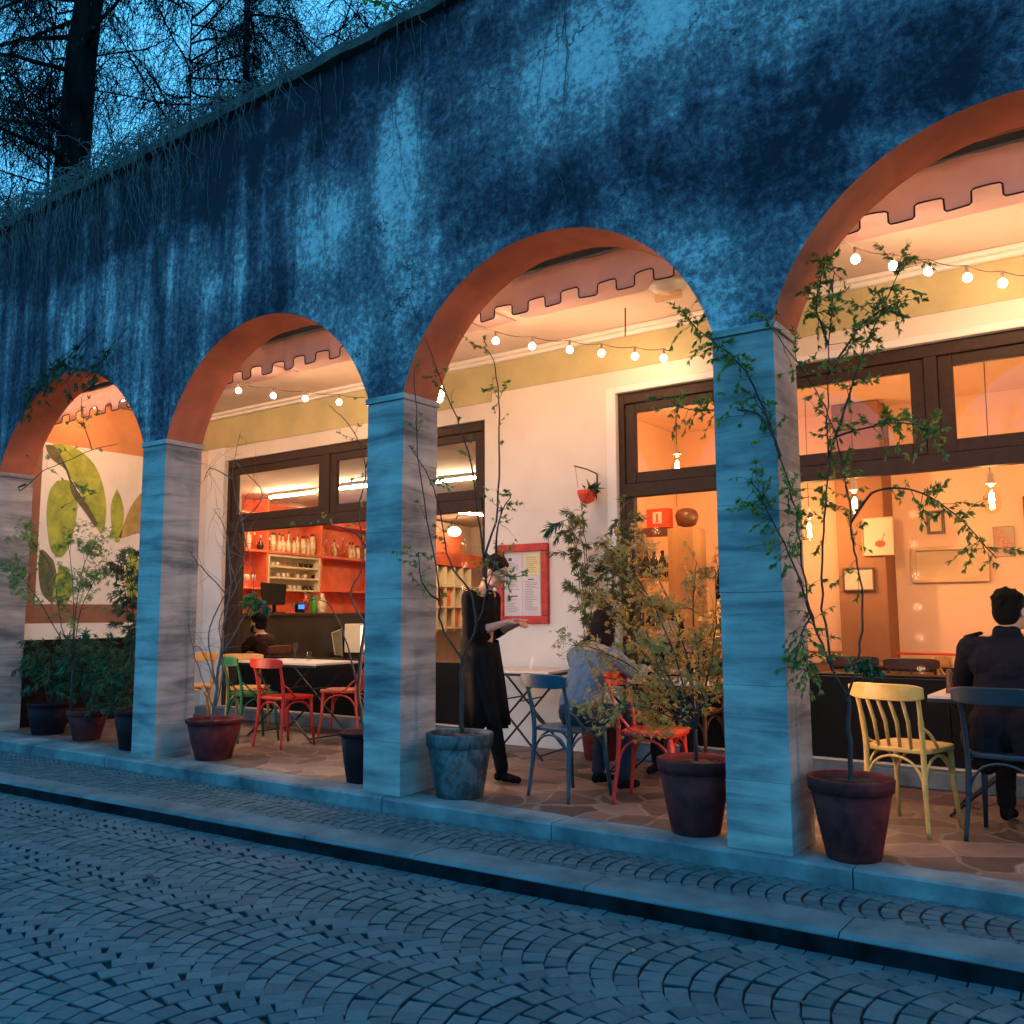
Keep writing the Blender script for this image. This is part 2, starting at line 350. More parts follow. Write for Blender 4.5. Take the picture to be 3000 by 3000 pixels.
# ------------------------------------------------------------ camera
yaw, pit, rol = -.6179, .1131, -.0047
fwd = Vector((sin(yaw)*cos(pit), cos(yaw)*cos(pit), sin(pit))); rt = Vector((cos(yaw), -sin(yaw), 0)); up = rt.cross(fwd)
rt2 = rt*cos(rol)+up*sin(rol); up2 = up*cos(rol)-rt*sin(rol)
cam = bpy.data.cameras.new('camera'); co = bpy.data.objects.new('camera', cam); COL.objects.link(co)
mw = Matrix((rt2, up2, -fwd)).transposed().to_4x4(); mw.translation = Vector((0, -4.74, 1.2486)); co.matrix_world = mw
cam.sensor_width = 36; cam.lens = 36*1694.84/1932; cam.clip_end = 600; cam.clip_start = .05
sc.camera = co

# ------------------------------------------------------------ the building
HC, RISE, TH, HT, YB = 2.849, .896, .382, 5.69, 2.456
PW = .354
PX = [-16.9, -13.9, -10.722, -7.581, -4.685, -1.9585, .77, 3.5]           # left edges of the piers
bld = thing('arcade_building', 'long weathered plaster arcade building with round arches on pale stone piers, restaurant behind', 'building')
def arch_z(x):
    for i in range(len(PX)-1):
        a, b = PX[i]+PW, PX[i+1]
        if a < x < b:
            h = (b-a)/2; r = (h*h+RISE*RISE)/(2*RISE); zc = HC+RISE-r; return zc + sqrt(max(0, r*r-(x-(a+b)/2)**2))
    return HC
def arches():
    xs = []
    for i in range(len(PX)-1):
        a, b = PX[i]+PW, PX[i+1]
        n = 44; xs += [(a, HC)] + [((a+b)/2-(b-a)/2*cos(pi*k/n), None) for k in range(1, n)] + [(b, HC)]
    xs = [(x, arch_z(x) if z is None else z) for x, z in xs]
    xs = [(PX[0], HC)] + xs + [(PX[-1]+PW, HC)]
    m = MB(); s = MB(); rr = random.Random(3)
    zr = [0, .12, .3, .5, .75, 1]
    cols = []
    for x, z in xs:
        vs = [(x, 0, z+(HT-z)*t) for t in zr]; cols.append(vs)
    k = len(zr); V = [v for c in cols for v in c]
    F = [(i*k+j, (i+1)*k+j, (i+1)*k+j+1, i*k+j+1) for i in range(len(cols)-1) for j in range(k-1)]
    m.add(V, F)
    n = len(xs)   # back face and top
    V = []
    for x, z in xs: V += [(x, TH, z), (x, TH, HT), (x, 0, HT)]
    m.add(V, [(3*i, 3*i+1, 3*i+4, 3*i+3) for i in range(n-1)] + [(3*i+1, 3*i+2, 3*i+5, 3*i+4) for i in range(n-1)])
    V = []
    for x, z in xs: V += [(x, 0, z), (x, TH, z)]
    s.add(V, [(2*i, 2*i+1, 2*i+3, 2*i+2) for i in range(n-1)])
    m.build('arched_wall', 'wall', bld); s.build('arch_soffit', 'soffit', bld, smooth=False)
arches()
# coping along the wall top, slightly ragged
cp = MB(); rr = random.Random(11); V = []; nX = 170
for i in range(nX+1):
    x = PX[0] + (PX[-1]+PW-PX[0])*i/nX; a = rr.uniform(-.014, .014); b = rr.uniform(-.015, .02)
    V += [(x, -.07+a, HT-.015), (x, -.085+a, HT+.05+b), (x, -.03, HT+.105+b), (x, .50, HT+.12), (x, .50, HT-.015)]
cp.add(V, [(5*i+j, 5*i+5+j, 5*i+5+(j+1)%5, 5*i+(j+1)%5) for i in range(nX) for j in range(5)])
cp.build('coping', sm('mossy_coping', (.085, .085, .075), .95, .4, 6, .9, .02, col2=(.02,.028,.024)), bld)
for i, x in enumerate(PX):
    p = MB(); rr = random.Random(i+20); z = 0.0
    hs = [.36, .50, .50, .48, .50, .462]
    for h in hs:
        a = rr.uniform(-.002, .002); p.box(x+a, x+PW+a, a, TH+a, z+.0006, z+h-.0006, rr.random()); z += h
    po = p.build('pier', 'trav', bld, bevel=.0025)
    MB().box(x-.014, x+PW+.014, -.014, TH+.014, z+.002, HC-.001).build('capital', 'trav', po, bevel=.004)
# back wall with the two long window openings
WB = (-9.64, -5.45, .13, 3.23); WD = (-3.93, .34, .13, 3.27)
XL, XR = -10.5, 4.3
bw = MB()
Y1 = YB+.26
for a, b in ((XL-.1, WB[0]), (WB[1], WD[0]), (WD[1], XR)): bw.box(a, b, YB, Y1, -.1, 5.4)
for w in (WB, WD):
    bw.box(w[0], w[1], YB, Y1, w[3], 5.4); bw.box(w[0], w[1], YB-.0, Y1, -.1, w[2])
bw.build('back_wall', 'cream', bld)
MB().box(-9.98, -9.642, YB-.03, YB-.002, 0, 3.40).build('door_surround', 'white', bld, bevel=.004)
MB().box(-10.5, -5.36, YB-.012, YB-.001, 3.40, 3.785).box(-5.358, 4.3, YB-.012, YB-.001, 3.485, 3.785).build('olive_band', 'olive', bld)
MB().box(-10.17, -9.985, YB-.009, YB-.001, 0, 3.40).build('olive_strip', 'cream', bld)
md = MB(); md.box(-10.5, 4.3, YB-.06, YB-.002, 3.79, 3.825).box(-10.5, 4.3, YB-.10, YB-.002, 3.826, 3.862)
md.build('moulding', 'white', bld, bevel=.008)
MB().box(-10.49, 4.3, TH+.002, YB-.001, 3.865, 4.0).build('portico_ceiling', 'ceil', bld)
# light sill step under the windows
MB().box(-9.9, -5.4, YB-.16, YB-.003, .004, .125).box(-4.0, .40, YB-.16, YB-.003, .004, .125).build('sill_step', 'step', bld, bevel=.006)
MB().box(PX[0], PX[-1], TH+.01, 11.2, 5.42, 5.56).build('flat_roof', 'ground', bld)
MB().box(PX[0], PX[0]+.25, TH+.01, 11.2, -.2, 5.41).box(PX[-1]+.0, PX[-1]+.25, TH+.01, 11.2, -.2, 5.41).box(PX[0]+.26, PX[-1]-.01, 10.95, 11.2, -.2, 5.41).build('outer_wall', 'cream', bld)
# painted end wall of the portico
ew = MB().box(-10.75, -10.502, TH+.004, YB-.002, 0, 3.86).build('end_wall', 'orange_wall', bld)
MB().box(-10.501, -10.494, .54, 2.44, 1.39, 3.285).build('mural_ground', 'muralbg', bld)
MB().box(-10.501, -10.492, .40, 2.45, 1.17, 1.385).box(-10.501, -10.492, .43, .538, 1.39, 3.285).build('mural_border', 'browntrim', bld)
MB().box(-10.501, -10.488, .40, 2.45, .98, 1.165).build('dado_strip', 'white', bld)
MB().box(-10.501, -10.489, .40, 2.45, 0, .978).build('dado', 'panel', bld)
def mural(pts, mat, d):
    pts = [(y, z) for y, z in smooth_line([(a, b, 0) for a, b in pts+[pts[0]]], 5)[:-1] for y, z in [(y, z)]] if False else [(p[0], p[1]) for p in smooth_line([(a, b, 0) for a, b in pts+[pts[0]]], 4)[:-1]]
    MB().prism(pts, (-10.494+d, 0, 0), (0,1,0), (0,0,1), .002).build('painted_leaf', mat, bld)
mural([(.64,3.28),(.88,3.28),(1.12,3.15),(1.27,2.92),(1.35,2.60),(1.33,2.28),(1.24,2.32),(1.08,2.62),(.92,2.85),(.80,3.03)], 'mural_a', 0)
mural([(.56,3.25),(.68,3.24),(.84,3.00),(.92,2.82),(1.10,2.60),(1.23,2.40),(1.22,2.33),(1.10,2.48),(.90,2.72),(.84,2.96),(.64,3.10)], 'mural_b', .003)
mural([(.72,2.84),(.86,2.86),(.97,2.72),(.98,2.45),(.93,2.15),(.86,1.98),(.78,1.94),(.68,2.05),(.62,2.42),(.64,2.70)], 'mural_a', 0)
mural([(1.48,2.83),(1.55,2.70),(1.59,2.50),(1.55,2.18),(1.46,2.22),(1.41,2.6)], 'mural_a', 0)
mural([(1.95,2.92),(1.80,2.80),(1.66,2.58),(1.58,2.35),(1.55,2.22),(1.72,2.27),(1.95,2.40)], 'mural_c', 0)
mural([(.73,1.90),(.58,2.02),(.56,1.8),(.60,1.55),(.68,1.44),(.76,1.42),(.78,1.7)], 'mural_b', 0)
mural([(.80,1.86),(.9,1.80),(.97,1.62),(.93,1.42),(.80,1.41),(.74,1.5)], 'mural_a', .003)
mural([(1.68,2.04),(1.78,2.05),(1.84,1.8),(1.80,1.45),(1.70,1.45),(1.64,1.8)], 'mural_a', 0)
# windows: brown frames with top lights, dark panels below
def window(w, mull, skip_low=False):
    x0, x1, z0, z1 = w
    f = MB(); ya, yb = YB+.035, YB+.115
    f.box(x0+.002, x0+.06, ya, yb+.04, z0, z1-.002).box(x1-.06, x1-.002, ya, yb+.04, z0, z1-.002)
    f.box(x0+.061, x1-.061, ya, yb, z1-.10, z1-.002).box(x0+.061, x1-.061, ya-.012, yb, 2.30, 2.42)
    for m in mull: f.box(m-.045, m+.045, ya+.003, yb, 2.421, z1-.101)
    wo = f.build('window_frame', 'brown', bld, bevel=.005)
    xs = [x0+.06]+list(mull)+[x1-.06]
    for i in range(len(xs)-1):
        a = xs[i] + (.0 if i == 0 else .045); b = xs[i+1] - (0 if i == len(xs)-2 else .045)
        s = MB(); t = .105; zz0, zz1 = 2.425, z1-.105; yc = YB+.055
        s.box(a+.004, a+t, yc, yc+.05, zz0, zz1).box(b-t, b-.004, yc, yc+.05, zz0, zz1).box(a+t+.001, b-t-.001, yc, yc+.05, zz0, zz0+.10).box(a+t+.001, b-t-.001, yc, yc+.05, zz1-.085, zz1)
        so = s.build('sash', 'brown', wo, bevel=.006)
        MB().box(a+t-.01, b-t+.01, yc+.022, yc+.027, zz0+.09, zz1-.075).build('pane', 'pane', wo)
    for i in range(len(xs)-1):
        a, b = xs[i], xs[i+1]
        MB().box(a+.002, b-.002, YB+.06, YB+.10, z0+.002, .755).build('low_panel', 'panel', wo, bevel=.004)
    MB().box(x0+.061, x1-.061, YB+.078, YB+.083, .757, 2.298).build('pane', 'paneclear', wo)
    return wo
wo = window(WB, (-7.81, -6.55))
MB().box(-9.58, -9.37, YB+.04, YB+.12, .13, 2.299).build('jamb_panel', 'brown', wo, bevel=.006)
wo = window(WD, (-2.85, -1.26))
MB().box(-3.87, -3.79, YB+.04, YB+.12, .13, 2.299).build('jamb_panel', 'brown', wo, bevel=.006)
MB().box(-4.03, -3.932, YB-.014, YB-.002, 0, 3.33).box(-3.931, .34, YB-.014, YB-.002, 3.272, 3.33).build('door_surround', 'white', bld, bevel=.003)
# rooms behind
rm = MB().box(-14.6, -14.5, Y1, 10.7, 0, 3.4).box(-14.49, -5.21, 10.6, 10.7, 0, 3.4)
rm.build('bar_room_wall', 'darkwall', bld)
MB().box(-14.49, -5.21, Y1+.002, 10.59, 3.12, 3.3).build('bar_room_ceiling', 'cream', bld)
MB().box(-5.20, -5.0, Y1+.002, 10.7, 0, 3.9).box(-4.99, 4.2, 6.0, 6.1, 0, 3.9).box(4.05, 4.2, Y1+.002, 5.99, 0, 3.9).build('dining_room_wall', 'peach', bld)
MB().box(-4.99, 4.04, Y1+.002, 5.99, 3.6, 3.8).build('dining_room_ceiling', 'peach', bld)
MB().box(-2.85, -2.34, 5.55, 5.99, 0, 3.59).build('room_pillar', 'pillar_in', bld, bevel=.01)
MB().box(-2.33, 4.0, 5.93, 5.995, 0, .66).box(-4.99, -2.86, 5.93, 5.995, 0, .66).build('wainscot', 'pillar_in', bld)

# ------------------------------------------------------------ ground
g = struct(MB().box(-140, 140, -140, 140, -.45, -.255).build('ground', 'ground'))
def kin(x): return -.44+.045*(x+.5) if x > -12 else -.44+.045*(-11.5)
def kout(x): return -.70+.041*(x+.5) if x > -14 else -.70+.041*(-13.5)
def nose(x): return -.035+.0135*(x+.5)
def course(name, mat, prof, lens, seed):
    """edge stones laid end to end, each with its own tiny shift and worn arris"""
    m = MB(); rr = random.Random(seed); x = -17.0
    while x < 4.5:
        l = rr.uniform(*lens); dy, dz = rr.uniform(-.003, .003), rr.uniform(-.002, .002); n = max(2, int(l/.11)); V = []
        for i in range(n+1):
            q = x+.0035+(l-.007)*i/n; e = .006 if i in (0, n) else 0
            P = prof(q); 
            for k, (y, z) in enumerate(P):
                w = rr.uniform(-.003, .003) if k in (2, 3) else 0; V.append((q, y+dy+w+(e if k == 3 else 0), z+dz+w*.5-(e*.5 if k in (1,2) else 0)))
        k = 5; m.add(V, [(k*i+j, k*i+(j+1)%k, k*i+k+(j+1)%k, k*i+k+j) for i in range(n) for j in range(k)] + [(4,3,2,1,0), tuple(k*n+j for j in range(k))], rr.random()); x += l
    return struct(m.build(name, mat))
rr = random.Random(5)
course('portico_step', 'step', lambda x: [(.16, -.2), (.16, .002), (nose(x)+.014, .002), (nose(x)-.002, -.012), (nose(x), -.2)], (1.3, 1.9), 5)
struct(MB().box(PX[0]+.2, PX[-1], .162, YB-.165, -.2, .0).box(PX[0]+.2, PX[-1], YB-.164, YB-.002, -.2, -.001).build('portico_floor', 'floor'))
struct(MB().box(-14.5, 4.04, Y1+.002, 10.6, -.2, .02).build('room_floor', 'roomfloor'))
ks = [-16+i*.2 for i in range(110)]
course('kerb', 'kerb', lambda x: [(kin(x), -.3), (kin(x), -.092), (kout(x)+.018, -.092), (kout(x), -.108), (kout(x)-.002, -.3)], (.85, 1.25), 6)
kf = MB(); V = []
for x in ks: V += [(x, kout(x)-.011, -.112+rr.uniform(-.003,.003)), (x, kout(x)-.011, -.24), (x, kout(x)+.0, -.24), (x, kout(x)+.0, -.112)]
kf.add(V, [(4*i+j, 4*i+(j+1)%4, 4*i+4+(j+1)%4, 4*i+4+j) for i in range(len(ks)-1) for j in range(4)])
struct(kf.build('kerb_face_strip', sm('dark_kerb_face', (.008, .012, .016), .95, .4, 6, .4, .006, spec=.1)))  # near-black strip set along the street side of the kerb
def stone(mb, c, ang, lx, ly, z, rr, h=.03):
    """a cobble: jittered quad with rounded shoulders"""
    ca, sa = cos(ang), sin(ang); t = rr.random(); base = []; 
    q = [(-1,-1),(1,-1),(1,1),(-1,1)]; j = [(rr.uniform(-.05,.05), rr.uniform(-.05,.05)) for _ in q]
    dz = rr.uniform(-.002, .002); tilt = (rr.uniform(-.015,.015), rr.uniform(-.015,.015))
    V = []
    for k, (s, zz) in enumerate(((1.0, -h), (.985, -.007), (.95, -.0018), (.86, 0))):
        for (a, b), (ja, jb) in zip(q, j):
            u, w = (a+ja)*lx/2, (b+jb)*ly/2
            u = u - (1-s)*a*min(lx, ly)/2; w = w - (1-s)*b*min(lx, ly)/2
            V.append((c[0]+u*ca-w*sa, c[1]+u*sa+w*ca, z+zz+dz+(u*tilt[0]+w*tilt[1])))
    F = [(12,13,14,15)] + [(4*k+i, 4*k+(i+1)%4, 4*k+4+(i+1)%4, 4*k+4+i) for k in range(3) for i in range(4)]
    mb.add(V, F[:1]+F[9:], t); b0 = len(mb.v)-16   # joint dirt on the flanks, coloured darker to mute their sky-lit edges
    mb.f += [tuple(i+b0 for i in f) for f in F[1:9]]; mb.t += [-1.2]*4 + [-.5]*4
def arc_rows(mb, xa, xb, ytop, ch, z, st, rr, lo=None, hi=None):
    Rr = ch/sqrt(2); nth = max(3, int(round(Rr*pi/2/st))); x = xa; yc0 = ytop-ch/2
    while x < xb:
        for k in range(nth):
            th = -pi/4 + (k+.5)*pi/2/nth + rr.uniform(-.02, .02)
            px, py = x - Rr*cos(th)+Rr, yc0 + Rr*sin(th)
            off = kout(px)-kout(-.5) if lo is None else 0
            py += off
            if lo is not None and not (lo(px)+.02 < py < hi(px)-.02): continue
            w = (st*1.06)*cos(th)**.5
            stone(mb, (px, py), -th, w*rr.uniform(.90, .96), Rr*pi/2/nth*rr.uniform(.91, .97), z, rr)
        x += st*1.06
rd = MB(); rr = random.Random(77); zr = -.180
struct(MB().box(-16, 6, -9, -.45, -.25, zr-.016).build('road_joints', 'joint'))
x = -13.
while x < 3:
    w = rr.uniform(.085, .12); stone(rd, (x+w/2, kout(x)-.052), .041, w*.97, .092, zr, rr); x += w
ch = .74; base = kout(-.5)-.085
for k in range(5):
    arc_rows(rd, -13.2+.37*k, 2.6, base-k*ch*.985, ch, zr, .100, rr)
o = rd.build('road', 'cobble', tones=True); struct(o)
sw = MB(); rr = random.Random(8)
pj = MB(); V = []
for i in range(101):
    q = -16+.2*i; V += [(q, kin(q)-.08, -.105), (q, nose(q)+.08, -.105)]
pj.add(V, [(2*i, 2*i+2, 2*i+3, 2*i+1) for i in range(100)])
struct(pj.build('pavement_joints', 'joint'))
x = -13.2
st = .082
def arc_s(mb):
    x = -13.2
    while x < 3:
        yc = (nose(x)+kin(x))/2; ch = (nose(x)-kin(x)); Rr = ch/1.35; n = max(3, int(round(Rr*1.45/.078)))
        for k in range(n):
            th = -.72+(k+.5)*1.44/n; px, py = x-Rr*cos(th)+Rr, yc+Rr*sin(th)
            if kin(px)+.02 < py < nose(px)-.02:
                stone(mb, (px, py), -th, .080*rr.uniform(.90,.98), Rr*1.44/n*rr.uniform(.90,.97), -.093, rr, .02)
        x += .086
arc_s(sw)
struct(sw.build('pavement', 'cobble', tones=True))

# ------------------------------------------------------------ awnings rolled up behind the arches
def awning(x0, x1, label):
    t = thing('awning', label, 'awning', ((x0+x1)/2, .60, 3.5), 0, 'rolled pale awnings with crenellated hems')
    cx = (x0+x1)/2; h = (x1-x0)/2; rr = random.Random(int(x0*10)); pts = []; x = -h
    w = .148
    k = 0
    while x + w < h:
        lo = (k % 2 == 0); z = -.02 if lo else .068
        pts += [(x+.004, z+.014), (x+.016, z+.002), (x+.05, z), (x+w-.05, z+.001), (x+w-.016, z+.003), (x+w-.004, z+.014)] if lo else [(x-.002, z-.012), (x+.012, z-.001), (x+.05, z+.003), (x+w-.05, z+.003), (x+w-.012, z-.001), (x+w+.002, z-.012)]
        x += w; k += 1
    top = .27
    def yy(a, z): return .010*sin(a*9.1+z*4) + .006*sin(a*23) + .03*(.27-z)*0
    m = MB(); F = []; V = []
    for a, z in pts:
        for q in range(5):
            zz = z + (top-z)*q/4; V.append((a, yy(a, zz), zz))
    n = len(pts); m.add(V, [(5*i+q, 5*i+5+q, 5*i+6+q, 5*i+1+q) for i in range(n-1) for q in range(4)])
    o = m.build('valance', 'fabric', t, smooth=True)
    s = o.modifiers.new('thick', 'SOLIDIFY'); s.thickness = .004
    MB().tube([(a, yy(a, z)-.003, z) for a, z in pts], .0055, 5).build('piping', 'blackedge', t)
    MB().box(-h, h, -.03, .045, top, top+.055).build('front_rail', 'rail', t, bevel=.01)
    c = MB(); V = []
    for i in range(13):
        s_ = i/12; V += [(-h, .05+s_*1.0, top+.035+s_*.055), (h, .05+s_*1.0, top+.035+s_*.055)]
    c.add(V, [(2*i, 2*i+1, 2*i+3, 2*i+2) for i in range(12)])
    o = c.build('canopy', 'fabric', t); s = o.modifiers.new('thick', 'SOLIDIFY'); s.thickness = .004
awning(-10.36, -7.35, 'pale rolled-out awning with square-cut hem behind the leftmost, creeper-hung arch')
awning(-7.25, -4.48, 'pale rolled-out awning with square-cut hem in the arch above the red and green chairs')
awning(-4.38, -1.80, 'pale rolled-out awning with square-cut hem in the arch over the waitress')
awning(-1.70, .95, 'pale rolled-out awning with square-cut hem in the rightmost arch over the yellow chair')

# ------------------------------------------------------------ string lights
def lower(p, dz):
    x, y, z = p; k = 1-dz/(z-1.2486); return (x*k, -4.74+(y+4.74)*k, z-dz)
def strand(label, pts, bulbs, z=3.5, br=.029):
    """pts: cable corner points; bulbs: (x, y) positions"""
    t = thing('string_light', label, 'string light', pts[0], 0, 'strings of warm bulbs under the portico ceiling')
    o = Vector(pts[0])
    line = []
    for i in range(len(pts)-1):
        a, b = Vector(pts[i]), Vector(pts[i+1])
        for k in range(8):
            s = k/8; p = a.lerp(b, s); p.z -= .02*4*s*(1-s); line.append(p-o)
    line.append(Vector(pts[-1])-o)
    MB().tube(line, .004, 5).build('cable', 'wire', t)
    for x, y, bz in bulbs:
        c = Vector((x, y, bz))-o
        so = MB().tube([c+Vector((0,0,.085)), c+Vector((0,0,.03))], [.010, .014], 8).build('socket', 'socket', t)
        MB().ball(c, br, 12, 8).build('bulb', 'bulb', so, smooth=True)
Z = 3.5
def S_(label, pts, bulbs, lo=-.10): strand(label, [pts[0]]+[(x, y, b+.085) for x, y, b in [lower((x, y, 3.5), lo+.035*i) for i, (x, y, b) in enumerate(bulbs)]]+[pts[-1]], [lower(b, lo+.035*i) for i, b in enumerate(bulbs)])
S_('string of six warm bulbs crossing the arch above the waitress', [(-4.38, .45, 3.64), (-4.30, 1.09, 3.585), (-3.36, 2.42, 3.57), (-3.34, 2.45, 3.60)],
       [(-4.30, 1.09, Z), (-4.14, 1.39, Z), (-3.94, 1.67, Z), (-3.77, 1.92, Z), (-3.58, 2.18, Z), (-3.40, 2.38, Z)])
S_('string of warm bulbs crossing the rightmost arch above the yellow chair', [(-1.52, .45, 3.64), (-1.41, 1.06, 3.585), (-.70, 2.10, 3.58), (-.40, 2.38, 3.60)],
       [(-1.41, 1.06, Z), (-1.24, 1.32, Z), (-1.07, 1.56, Z), (-.88, 1.84, Z), (-.70, 2.10, Z), (-.50, 2.32, Z)])
S_('string of warm bulbs crossing the arch above the red and green chairs', [(-7.43, .45, 3.64), (-7.38, .89, 3.585), (-6.93, 1.84, 3.58), (-6.55, 2.40, 3.60)],
       [(-7.38, .89, Z), (-7.27, 1.24, Z), (-7.10, 1.52, Z), (-6.93, 1.84, Z), (-6.74, 2.12, Z)])
S_('short run of four warm bulbs seen right beside the pier left of the waitress', [(-5.2, .9, 3.64), (-5.43, 1.68, 3.585), (-6.01, 2.40, 3.57), (-6.03, 2.44, 3.60)],
       [(-5.28, 1.30, Z), (-5.43, 1.68, Z), (-5.65, 1.96, Z), (-5.82, 2.20, Z), (-5.99, 2.38, Z)], .16)
for k, (x, lab) in enumerate(((-10.95, 'added fill bulbs behind the pier at the far left edge'), (-7.45, 'added fill bulbs behind the left pier beside the bare vine'), (-4.62, 'added fill bulbs behind the middle pier'), (-1.86, 'added fill bulbs behind the right-hand pier'), (.88, 'added fill bulbs behind the pier beyond the right edge'))):
    strand(lab, [(x, .43, 3.62), (x, .43, 3.2), (x, .43, .7)], [(x, .44, z) for z in (2.2, 1.9, 1.6, 1.3, 1.0, .7)], br=.041)  # added strings out of view, warming the low walls and pier sides
strand('added row of fill bulbs behind the awning of the leftmost arch', [(-10.2, .82, 3.80), (-8.9, .82, 3.79), (-7.6, .82, 3.80)], [(-10.15+.20*k, .82, 3.69) for k in range(13)])  # added row that brightens the mural and the left bay
t = thing('string_light', 'string of warm bulbs under the ceiling hidden beyond the right edge pier', 'string light', (.2, .9, 3.6), 0, 'strings of warm bulbs under the portico ceiling')
t['label'] = 'string of warm bulbs continuing past the right edge of the rightmost arch'
MB().tube([(0,0,0), (-.35, .7, -.02), (-.55, 1.4, 0)], .004, 5).build('cable', 'wire', t)
for c in ((-.12, .25, -.1), (-.3, .62, -.11), (-.43, 1.0, -.11)):
    so = MB().tube([(c[0], c[1], c[2]+.085), (c[0], c[1], c[2]+.03)], [.01, .014], 8).build('socket', 'socket', t)
    MB().ball(c, .029, 12, 8).build('bulb', 'bulb', so, smooth=True)
t = thing('ceiling_lamp', 'pale glass dish lamp under the portico ceiling at the right shoulder of the middle arch', 'lamp', (-2.95, 1.55, 3.86))
MB().lathe([(.05, 0), (.13, -.01), (.15, -.05), (.11, -.09), (.02, -.11)], n=20).build('lamp_dish', 'ceramic', t, smooth=True)
MB().box(-.11, .11, -.02, .02, -.16, -.10).build('lamp_bracket', 'bottleclear', t)
tag(MB().tube([(-3.54, 1.94, 3.87), (-3.55, 1.95, 3.62)], .006, 6).build('ceiling_hook', 'iron'), 'thin iron rod hanging from the cream ceiling in the middle arch', 'hook')

# ------------------------------------------------------------ chairs
def chair(label, mat, loc, deg, slats=0, group='painted wooden bistro chairs'):
    t = thing('bistro_chair', label, 'chair', loc, radians(deg), group)
    def o(n, b, sm_=True, bev=0): return b.build(n, mat, t, smooth=sm_, bevel=bev)
    # seat: rounded trapezoid
    poly = [(-.155,-.19),(0,-.20),(.155,-.19),(.185,-.15),(.20,0),(.20,.13),(.175,.19),(.10,.215),(0,.22),(-.10,.215),(-.175,.19),(-.20,.13),(-.20,0),(-.185,-.15)]
    s = MB(); s.prism(poly, (0,0,.445), (1,0,0), (0,1,0), .03); so = s.build('seat', mat, t, bevel=.008)
    for sx in (-1, 1):
        o('leg', MB().tube(smooth_line([(sx*.195,-.235,0), (sx*.175,-.205,.25), (sx*.17,-.195,.46), (sx*.175,-.215,.62), (sx*.185,-.262,.80)], 4), [.013]*4+[.0165]*9+[.013]*4, 8))
        o('leg', MB().tube([(sx*.185,.195,0), (sx*.172,.165,.25), (sx*.165,.155,.445)], [.012,.0165,.019], 8))
        a = []
        o('side_brace', MB().tube(smooth_line([(sx*.18,-.218,.60), (sx*.20,-.16,.555), (sx*.205,-.10,.49), (sx*.19,-.05,.468)], 4), [.009]*13, 6))
    def arch(p, q, name='arch_brace'):
        p, q = Vector(p), Vector(q); mid = (p+q)/2
        pts = [p, p.lerp(mid, .12)+Vector((0,0,.08)), p.lerp(mid, .45)+Vector((0,0,.15)), mid+Vector((0,0,.175)), q.lerp(mid, .45)+Vector((0,0,.15)), q.lerp(mid, .12)+Vector((0,0,.08)), q]
        o(name, MB().tube(smooth_line(pts, 3), .0085, 6))
    arch((-.172,.165,.25), (.172,.165,.25)); arch((-.172,-.20,.25), (.172,-.20,.25))
    arch((-.172,.165,.25), (-.172,-.20,.25)); arch((.172,.165,.25), (.172,-.20,.25))
    # curved top rail
    r = MB(); V = []; n = 14
    for i in range(n+1):
        u = -1+2*i/n; x = u*.222; y = -.262 - .045*(1-u*u) + .0; hb = .048*(1-abs(u)**6*.35)
        zc = .795
        V += [(x, y-.010, zc-hb), (x, y+.010, zc-hb+.002), (x, y+.002, zc+hb), (x, y-.018, zc+hb-.002)]
    r.add(V, [(4*i+j, 4*i+4+j, 4*i+4+(j+1)%4, 4*i+(j+1)%4) for i in range(n) for j in range(4)] + [(0,1,2,3), (4*n+3,4*n+2,4*n+1,4*n)])
    ro = r.build('top_rail', mat, t, bevel=.004)
    for k in range(slats):
        u = (k-(slats-1)/2)/(slats+1)*2; x = u*.17
        o('slat', MB().tube([(x*.95,-.185,.465), (x,-.215,.62), (x*1.03,-.262-.04*(1-u*u),.76)], [.010,.0115,.010], 6))
    return t
chair('mustard yellow chair with slatted back in front of the right-hand table', 'yellow', (-1.24, 1.07, 0), -14, 4)
chair('dark blue chair the man in the navy coat sits on', 'darkblue', (-.72, 1.07, 0), -4, 0)
chair('blue chair the woman in the grey-blue shirt sits on', 'blue', (-3.38, .72, 0), -13, 0)
chair('red chair half hidden by the maple, facing right, beside the seated woman', 'red', (-2.80, .84, 0), -80, 0)
chair('dark red chair seen from behind next to the green chair', 'red', (-6.93, 1.22, 0), 1, 0)
chair('green chair seen from behind between the pier pot and the red chair', 'green', (-7.50, 1.28, 0), -16, 0)
chair('orange-red chair with slatted back facing left at the end of the table', 'orangered', (-7.02, 2.05, 0), 118, 3)
chair('orange-yellow chair with broad back standing behind the green chair', 'yellow2', (-8.16, 1.74, 0), 36, 0)
chair('orange-yellow chair mostly hidden behind the stone pier and bare vine', 'yellow2', (-8.95, 1.60, 0), 60, 0)

